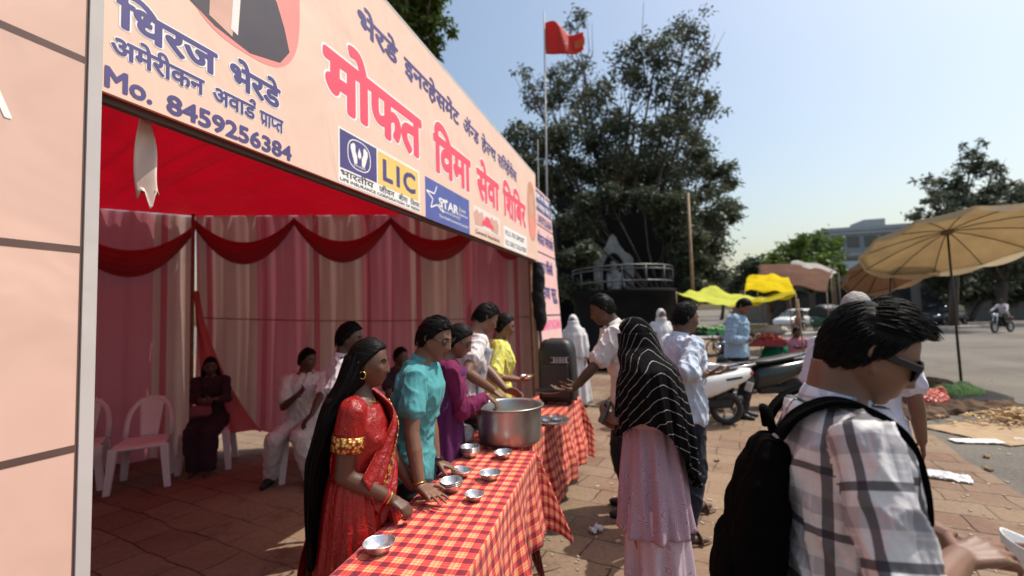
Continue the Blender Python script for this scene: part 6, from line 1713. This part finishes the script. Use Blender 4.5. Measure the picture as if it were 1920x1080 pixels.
# ------------------------------------------------------------------ seated people in the tent
def seatpt(i, back=.05): p, h, _ = CH[i]; return (p[0] - math.sin(R(h)) * back, p[1] - math.cos(R(h)) * back)
P = person('woman in dark clothes seated on a plastic chair by the loose curtain corner', seatpt(2), 160, 1.56, lean=4, head=(-12, 12), fem=True, skin='dark', hair='long', seat=.43, vox=.01, feet=((-.07, .42), (.07, .38)),
           Rh=dict(w=(-3.42, 5.02, .78), c=.6, e=(.6, -.4, -.5)), L=dict(w=(-3.36, 5.06, .80), c=.6, e=(-.6, -.4, -.5)), top=dict(mat=C['dark_dress'], sleeve=1.6, hem=.86, collar=False, name='dress_top'), legs=dict(mat=C['dark_dress'], ease=.04))
mb = MB(); [mb.tube([P.H3(x, -.06, .0), P.H3(x * 1.3, -.07, -.10), P.spine(1.36)[0] + Vector((x * 1.5, -.12, 0)), P.spine(1.2)[0] + Vector((x * 1.5, -.12, 0))], [.03, .03, .03, .015], 8) for x in (-.06, -.03, 0, .03, .06)]; link('long_hair', fuse(mb, .012, 2), M['hair'], P.root)
mb = MB(); mb.box((0, 0, 0), (.20, .08, .13), None, .03); setp(mb.build('handbag', plain('handbag', (.20, .05, .06), .4), None, (-3.42, 4.99, .69), .3), 'small dark red handbag on the lap of the seated woman', 'handbag')
P = person('man in white shirt and cream trousers seated on a chair with head turned aside', seatpt(3, .03), 172, 1.72, lean=10, twist=-24, head=(-62, 4), skin='dark', seat=.43, vox=.009, feet=((-.16, .36), (.24, .28)), knee=(.1, 1, .25),
           Rh=dict(w=at(556, 742, 4.66), d=(.6, -.1, .5), n=(-.3, -.6, .3), c=.6, e=(.6, -.4, -.6)), L=dict(w=at(583, 782, 4.62), d=(-.3, -.4, -.4), n=(0, 0, -1), c=.5, e=(-.7, -.3, -.3)),
           top=dict(mat=C['white_shirt'], sleeve=.8, hem=.84, ease=.022), legs=dict(mat=C['cream'], ease=.022), shoes=M['black_plastic'])
P = person('youth in dark clothes seated in the shade behind the servers', seatpt(4), 150, 1.62, lean=6, head=(-30, 0), skin='dark', seat=.43, vox=.012, feet=((-.1, .4), (.12, .4)), top=dict(mat=C['dark_dress'], sleeve=.7), legs=dict(mat=C['black'], vox=.016), shoes=M['black_plastic'],
           Rh=dict(w=(-1.30, 5.0, .62), n=(0, 0, -1), c=.4), L=dict(w=(-1.1, 5.05, .62), n=(0, 0, -1), c=.4))

# ------------------------------------------------------------------ people in front of the tables
P = person('man in a plain white shirt bending towards the speaker with a plate in hand', (.95, 3.78), -78, 1.80, lean=19, head=(-8, 16), skin='dark', vox=.008,
           L=dict(w=at(1068, 738, 3.62), d=(-.95, .1, -.05), n=(0, 0, 1), c=.35, e=(-.5, -.3, -.8)), Rh=dict(w=at(1076, 738, 3.92), d=(-.95, -.1, -.05), n=(0, 0, 1), c=.35, e=(.5, -.3, -.8)),
           top=dict(mat=C['white_shirt'], sleeve=.86, hem=.84, ease=.03, crease=.014), legs=dict(mat=C['black']), shoes=M['black_plastic'])
pl = MB(); pl.lathe([(0, 0), (.09, 0), (.125, .014), (.128, .017), (.122, .018), (.088, .005), (0, .005)], n=32); q = at(1030, 735, 3.78)
setp(pl.build('dark_plate', M['black_gloss'], None, q), 'dark round plate held by the bending man beside the speaker', 'plate')

def scarf_shell(P, mat, open_=True, name='headscarf', t=.016):
    hx, hy, hz = head_grid(); rr = np.sqrt(hx ** 2 + hy ** 2 + hz ** 2)
    m = np.ones_like(hx)
    if open_: m = np.clip(((hx / .058) ** 2 + ((hz + .012) / .078) ** 2 - 1) / .25, 0, 1); m = np.where(hy < .015, 1, m)
    z2 = np.where(hz < -.02, 1, 0)
    f = (t + .002 * np.sin(hx * 160)) * m - .014 * (1 - m)
    A = np.array(P.MH) * P.k; sc = (1 + f / rr)
    x, y, z = hx * sc, hy * sc, hz * sc; y = np.where((hz < -.03) & (hy < 0), y - .03 * np.clip((-.03 - hz) / .08, 0, 1), y)
    V = np.stack([x, y, z], -1) @ A.T + np.array(P.HC); mb = MB()
    n = NLO; uv = [[((2 * PI * ((j / n * 2 * PI - PI * 1.14 + PI) % (2 * PI) - PI) / (2 * PI)) * .11, 1.35 * 0 + float(P.HC.z + hz[i, 0])) for j in range(n + 1)] for i in range(NLA)]
    mb.rings([[tuple(v) for v in row] for row in V], True, True, uv); return mb.build(name, mat, P.root)
def cape(P, mat, name, prof, hem, a_open=None, seed=1, a0=PI * 1.14, n=150, nz=60, amp=.010, folds=15):
    """cloth falling from the head: prof = (z, rx, ry, y offset); hem(a) = lowest z at the angle"""
    zt = prof[0][0]; mb = MB(); rs = []; uvs = []; zs = [q[0] for q in prof][::-1]
    ip = lambda z, k: float(np.interp(z, zs, [q[k] for q in prof][::-1]))
    for i in range(nz + 1):
        ring = []; uvr = []
        for j in range(n + 1):
            t_ = j / n
            a = (a_open[0] + (a_open[1] - a_open[0]) * t_) if a_open else 2 * PI * t_
            z = zt + (hem(a) - zt) * i / nz
            rx, ry, yo = ip(z, 1), ip(z, 2), ip(z, 3); k = min(1, max(0, (zt - z - .1) / .5)); w = 1 + amp * k / .15 * (math.sin(folds * a + seed + z * 3) + .5 * math.sin(folds * 2.3 * a - z * 5))
            c = P.spine(min(1.5, max(.8, z / P.s)))[0]; cz = Vector((c.x, c.y, 0)) if z < 1.42 * P.s else Vector((P.HC.x, P.HC.y, 0)).lerp(Vector((c.x, c.y, 0)), max(0, min(1, (1.5 * P.s - z) / (.08 * P.s))))
            ring.append(cz + Vector((rx * math.cos(a) * w, ry * math.sin(a) * w + yo, z)))
            uvr.append(((a - a0) * .19, z))
        rs.append(ring); uvs.append(uvr + [uvr[-1]])
    mb.rings(rs, False, False, uvs)
    return link(name, evaluate(mb.mesh('c'), [('SOLIDIFY', dict(thickness=.003, offset=0))]), mat, P.root)
P = person('woman in a lavender lace dress under a black dupatta with silver lines', (.76, 2.62), -72, 1.585, lean=3, head=(0, 10), fem=True, skin='mid', hair=None, vox=.007,
           L=dict(w=at(1152, 790, 2.56), d=(-.6, .3, .5), n=(.2, .8, .3), c=.7, e=(-.05, -.3, -.9)), Rh=dict(w=at(1152, 800, 2.70), d=(-.6, -.2, .5), n=(0, -.8, .3), c=.7, e=(.05, -.3, -.9)),
           top=dict(mat=C['lavender'], sleeve=1.7, hem=1.0, ease=.012, crease=.006, collar=False, name='dress_top'), shoes=M['sandal'])
skirt(P, C['lavender'], 1.16, .46, (.165, .140), (.24, .215), 'dress', 9, .022, 4, n=160, nz=40)
skirt(P, C['lavender_pale'], .62, .045, (.20, .17), (.21, .19), 'wide_trousers', 7, .028, 6, n=160, nz=40)
scarf_shell(P, C['dupatta'], True)
hem = lambda a: (.92 - .30 * max(0, math.cos(a - PI * 1.62)) ** 1.5 + .12 * max(0, math.cos(a - PI * .95)) ** 4)
cape(P, C['dupatta'], 'dupatta', [(1.50, .088, .108, -.005), (1.42, .108, .118, -.02), (1.36, .195, .135, -.022), (1.30, .258, .158, -.02), (1.22, .268, .178, -.015), (1.05, .272, .200, -.015), (.9, .268, .21, -.02), (.5, .265, .22, -.03)], hem, (PI * .60, PI * 2.32), 2)
glasses(P, M['chrome'], M['glass_dark'], .024, .017)
mb = MB(); q = at(1134, 772, 2.58); mb.box((0, 0, 0), (.012, .07, .135), None, .004); o = mb.build('mobile_phone', M['black_gloss'], None, q); o.rotation_euler = (0, R(25), R(10)); setp(o, 'dark mobile phone in the hands of the woman under the dupatta', 'phone')

P = person('man in a pale blue shirt and navy trousers facing right with a bowl', (1.24, 3.42), 78, 1.675, lean=4, head=(6, 6), skin='dark', vox=.008, feet=((-.26, .22), (.16, -.14)),
           Rh=dict(w=at(1322, 702, 3.22), d=(.9, .2, .0), n=(0, .3, .9), c=.5, e=(.5, -.5, -.6)), L=dict(w=at(1328, 698, 3.5), d=(.9, -.3, .0), n=(0, -.3, .9), c=.5, e=(-.4, -.5, -.6)),
           top=dict(mat=C['pale_blue'], sleeve=1.55, hem=.80, ease=.030, crease=.014, flare=.02), legs=dict(mat=C['navy'], ease=.02))
for sx, (Hj, K, F) in zip((-1, 1), P.K):
    mb = MB(); f = Vector((F.x, F.y, 0)); 
    mb.rings([[f + Vector((.045 * math.cos(a) * (1 + .15 * math.sin(a)) + sx * .01, .06 + .135 * math.sin(a), z)) for a in np.linspace(0, 2 * PI, 24, endpoint=False)] for z in (.002, .014)]); mb.build('sandal', M['sandal'], P.root)
    mb = MB(); mb.tube([f + Vector((.045 * math.cos(a) + sx * .01, .10, .014 + .055 * math.sin(a))) for a in np.linspace(0, PI, 9)], .008, 6, flat=2.5); mb.build('sandal_strap', M['sandal'], P.root)
o = link('foil_bowl', BM[2], M['foil'], None, at(1345, 693, 3.36)); o.scale = (1.3, 1.3, 1.1); setp(o, 'silver foil bowl held by the man in pale blue', 'bowl', 'silver foil bowls in hands')
P = person('man in a sky blue sweatshirt and black trousers looking down at his phone', (3.36, 6.88), 128, 1.80, lean=5, head=(0, 36), skin='mid', vox=.011, Rh=dict(w=at(1400, 640, 6.66), d=(.7, -.3, .35), n=(-.2, .2, 1), c=.6, e=(.5, -.5, -.7)), L=dict(w=at(1408, 638, 6.82), d=(.8, -.5, .3), n=(-.2, .1, 1), c=.6, e=(-.5, -.5, -.7)),
           top=dict(mat=C['sky_blue'], sleeve=1.9, hem=.86, ease=.035, collar=False, name='sweatshirt'), legs=dict(mat=C['black']), shoes=M['black_plastic'])
mb = MB(); mb.box((0, 0, 0), (.075, .15, .010), None, .003); o = mb.build('mobile_phone', M['chrome'], None, at(1416, 632, 6.66)); o.rotation_euler = (R(50), 0, R(-128)); setp(o, 'pale mobile phone held by the man in sky blue', 'phone')
letters_root = P.root; bpy.context.view_layer.update()
frb = chestframe(P, 1.2)
letters(P.root, 'INDIA', .11, -.11, 1.12, 1.17, M['white_ink'], .03, cap=.7, frame=lambda s_, z_, o=0: frb(s_, z_, o + .012), name='chest_letter') if False else None
for xy, hd_, H_, lb in (((2.92, 9.0), 178, 1.66, 'woman in a white headscarf and pale robe facing the camera near the memorial'), ((1.08, 8.1), 205, 1.60, 'woman in a long white veil half hidden by the pink hoarding')):
    P = person(lb, xy, hd_, H_, head=(0, 4), fem=True, skin='mid', hair=None, vox=.014, top=dict(mat=C['hijab'], sleeve=1.9, hem=.95, collar=False, name='robe_top', vox=.014), shoes=M['black_plastic'])
    skirt(P, C['grey_robe'] if xy[0] > 2 else C['hijab'], 1.2, .06, (.17, .14), (.27, .25), 'robe', 9, .018, 3, n=80, nz=20)
    scarf_shell(P, C['hijab']); cape(P, C['hijab'], 'veil', [(1.50, .092, .11, 0), (1.42, .105, .12, -.01), (1.34, .17, .15, 0), (1.24, .225, .18, 0), (.8, .24, .21, 0)], lambda a: .95 + .1 * math.sin(2 * a), None, 4, n=90, nz=30, amp=.016, folds=11)
P = person('grey haired man in a lilac shirt standing hidden behind the man in plaid', (2.0, 2.66), 40, 1.69, head=(10, 10), skin='mid', hair='receding', hairm='hair_grey', vox=.010, top=dict(mat=C['lilac_shirt'], sleeve=.8, ease=.028), legs=dict(mat=C['black'], vox=.014), shoes=M['black_plastic'], girth=1.05)
P = person('man in a pink shirt crouched low by the road near the thin stick', (6.36, 10.3), 200, 1.66, lean=14, head=(-20, 6), skin='dark', seat=.30, vox=.014, feet=((-.12, .36), (.12, .36)), top=dict(mat=C['pink'], sleeve=.7, vox=.014), legs=dict(mat=C['cream'], vox=.018), shoes=M['black_plastic'],
           Rh=dict(w=(6.31, 9.85, .75), c=.4), L=dict(w=(6.61, 9.9, .75), c=.4))
st_ = MB(); st_.box((0, 0, .27), (.32, .26, .05), None, .01); [st_.box((a * .12, b_ * .09, .12), (.035, .035, .245)) for a in (-1, 1) for b_ in (-1, 1)]; setp(st_.build('low_stool', M['wood'], None, (6.34, 10.36, -.03), .2), 'low wooden stool under the crouching man in pink', 'stool')
# riders
def rider(xy, hd_, label, top, seed):
    f = Vector((math.sin(R(hd_)), math.cos(R(hd_)))); b_ = Vector((xy[0], xy[1]))
    p = b_ - f * .22; hb = b_ + f * .34; rt_ = Vector((f.y, -f.x))
    person(label, (p.x, p.y), hd_, 1.68, lean=14, head=(0, -2), skin='dark', seat=.83, vox=.022, feet=((-.18, .28, .36), (.18, .28, .36)), top=dict(mat=top, sleeve=1.9, vox=.02, collar=False), legs=dict(mat=C['black'], vox=.022), shoes=None,
           Rh=dict(w=(hb.x + rt_.x * .33, hb.y + rt_.y * .33, 1.02), d=(f.x, f.y, 0), n=(0, 0, -1), c=.8), L=dict(w=(hb.x - rt_.x * .33, hb.y - rt_.y * .33, 1.02), d=(f.x, f.y, 0), n=(0, 0, -1), c=.8))
rider((25.0, 23.3), 90 - 198, 'rider in a pale pink shirt on the motorcycle at the right edge', C['pinkish_shirt'], 1)
rider((22.2, 27.5), 90 - 200, 'rider in dark clothes beside the white hatchback', C['navy'], 2)
rider((19.5, 31.0), 90 - 215, 'rider in dark clothes far down the road', C['black'], 3)

# ------------------------------------------------------------------ the man in the plaid shirt, nearest the camera
P = person('man in a black and white plaid shirt and sunglasses, head bowed over his hands', (.745, 1.10), 108, 1.635, lean=4, head=(6, 26), skin='mid', hair='spiky', vox=.0045,
           Rh=dict(w=at(1798, 1048, .95), d=(.90, .12, .12), n=(.15, .30, -.9), c=.55, sp=.10, th=.2, e=(.15, .25, -.9)), L=dict(w=at(1850, 1045, 1.12), d=(.70, -.45, .12), n=(-.2, -.75, -.2), c=.5, sp=.10, th=.5, e=(-.4, -.3, -.9)),
           top=dict(mat=C['plaid'], sleeve=1.42, hem=.80, ease=.024, name='plaid_shirt', vox=.006, uv=True, crease=.011, collar=COLLAR), legs=dict(mat=C['navy'], vox=.014), shoes=M['black_plastic'])
PL = P
glasses(P, M['black_gloss'], M['lens'], .031, .024, 'sunglasses', thick=.0040)
for sx in (-1, 1):
    mb = MB(); mb.box(P.H3(sx * .0785, .030, .010), (.005, .095, .016), P.MH, .002); mb.build('sunglasses_temple', M['black_gloss'], P.root)
# bowl in his hands
W_ = P.root.matrix_basis
o = link('paper_bowl', bowl_mesh(.062, .05, 1), plain('paper_bowl', (.72, .71, .70), .45, var=.04), None, at(1928, 1066, 1.04)); o.rotation_euler = (R(12), R(20), 0); setp(o, 'white paper bowl held in both hands by the man in plaid', 'bowl')
# backpack
bp = thing('backpack', 'bulging black backpack on the back of the man in plaid', 'backpack', (P.root.location.x, P.root.location.y, 0), -P.h)
bc = lambda x, y, z: P.tp(x, y, z)
mb = MB(); rs = []
for z, w, d0, d1 in ((.78, .10, -.15, -.20), (.80, .135, -.130, -.225), (.88, .145, -.125, -.245), (1.03, .147, -.12, -.255), (1.16, .142, -.12, -.240), (1.26, .130, -.118, -.215), (1.33, .105, -.116, -.185), (1.36, .065, -.118, -.165)):
    q, m = P.spine(z); cy = (d0 + d1) / 2; hyy = (d0 - d1) / 2
    rs.append([q + m @ Vector((w * math.copysign(abs(math.cos(a)) ** .6, math.cos(a)), cy + hyy * math.copysign(abs(math.sin(a)) ** .6, math.sin(a)), 0)) for a in np.linspace(0, 2 * PI, 40, endpoint=False)])
mb.rings(rs); nylon = cloth('black_nylon', (.0025, .0024, .0024), rough=.95, wr=.5, wscale=13, sheen=0, spec=.03)
link('bag_body', fuse(mb, .008, 4, [(.12, .03), (.05, .008)]), nylon, bp)
mb = MB(); rs = []
for z, w, d0, d1 in ((.82, .09, -.22, -.25), (.86, .115, -.22, -.275), (.98, .12, -.22, -.28), (1.08, .115, -.22, -.268), (1.12, .09, -.21, -.245)):
    q, m = P.spine(z); cy = (d0 + d1) / 2; hyy = (d0 - d1) / 2
    rs.append([q + m @ Vector((w * math.copysign(abs(math.cos(a)) ** .6, math.cos(a)), cy + hyy * math.copysign(abs(math.sin(a)) ** .6, math.sin(a)), 0)) for a in np.linspace(0, 2 * PI, 40, endpoint=False)])
mb.rings(rs); link('front_pocket', fuse(mb, .008, 3, [(.1, .02)]), nylon, bp)
for sx in (-1, 1):
    pts = [bc(sx * .07, -.15, 1.38), bc(sx * .085, -.115, 1.435), bc(sx * .098, -.05, 1.477), bc(sx * .100, .02, 1.468), bc(sx * .102, .085, 1.42), bc(sx * .095, .120, 1.32), bc(sx * .105, .122, 1.18), bc(sx * .150, .085, 1.05), bc(sx * .185, .0, .97), bc(sx * .17, -.14, .90)]
    mb = MB(); N = len(pts) - 1
    def sp2(x, A=pts):
        i = min(int(x * N), N - 1); f = x * N - i; g_ = lambda k: A[min(max(k, 0), N)]; p0, p1, p2, p3 = g_(i - 1), g_(i), g_(i + 1), g_(i + 2)
        return .5 * ((2 * p1) + (p2 - p0) * f + (2 * p0 - 5 * p1 + 4 * p2 - p3) * f * f + (3 * p1 - p0 - 3 * p2 + p3) * f ** 3)
    mb.grid(lambda u, v: sp2(v) + P.spine(1.2)[1] @ Vector(((u - .5) * (.062 if v < .62 else .034), 0, 0)), 6, 60)
    link('shoulder_strap', evaluate(mb.mesh('s'), [('SOLIDIFY', dict(thickness=.012, offset=0)), ('BEVEL', dict(width=.003, segments=2))]), nylon, bp)
mb = MB(); mb.tube([bc(-.04, -.155, 1.385), bc(-.03, -.165, 1.43), bc(.03, -.165, 1.43), bc(.04, -.155, 1.385)], .010, 8); mb.build('top_handle', nylon, bp)
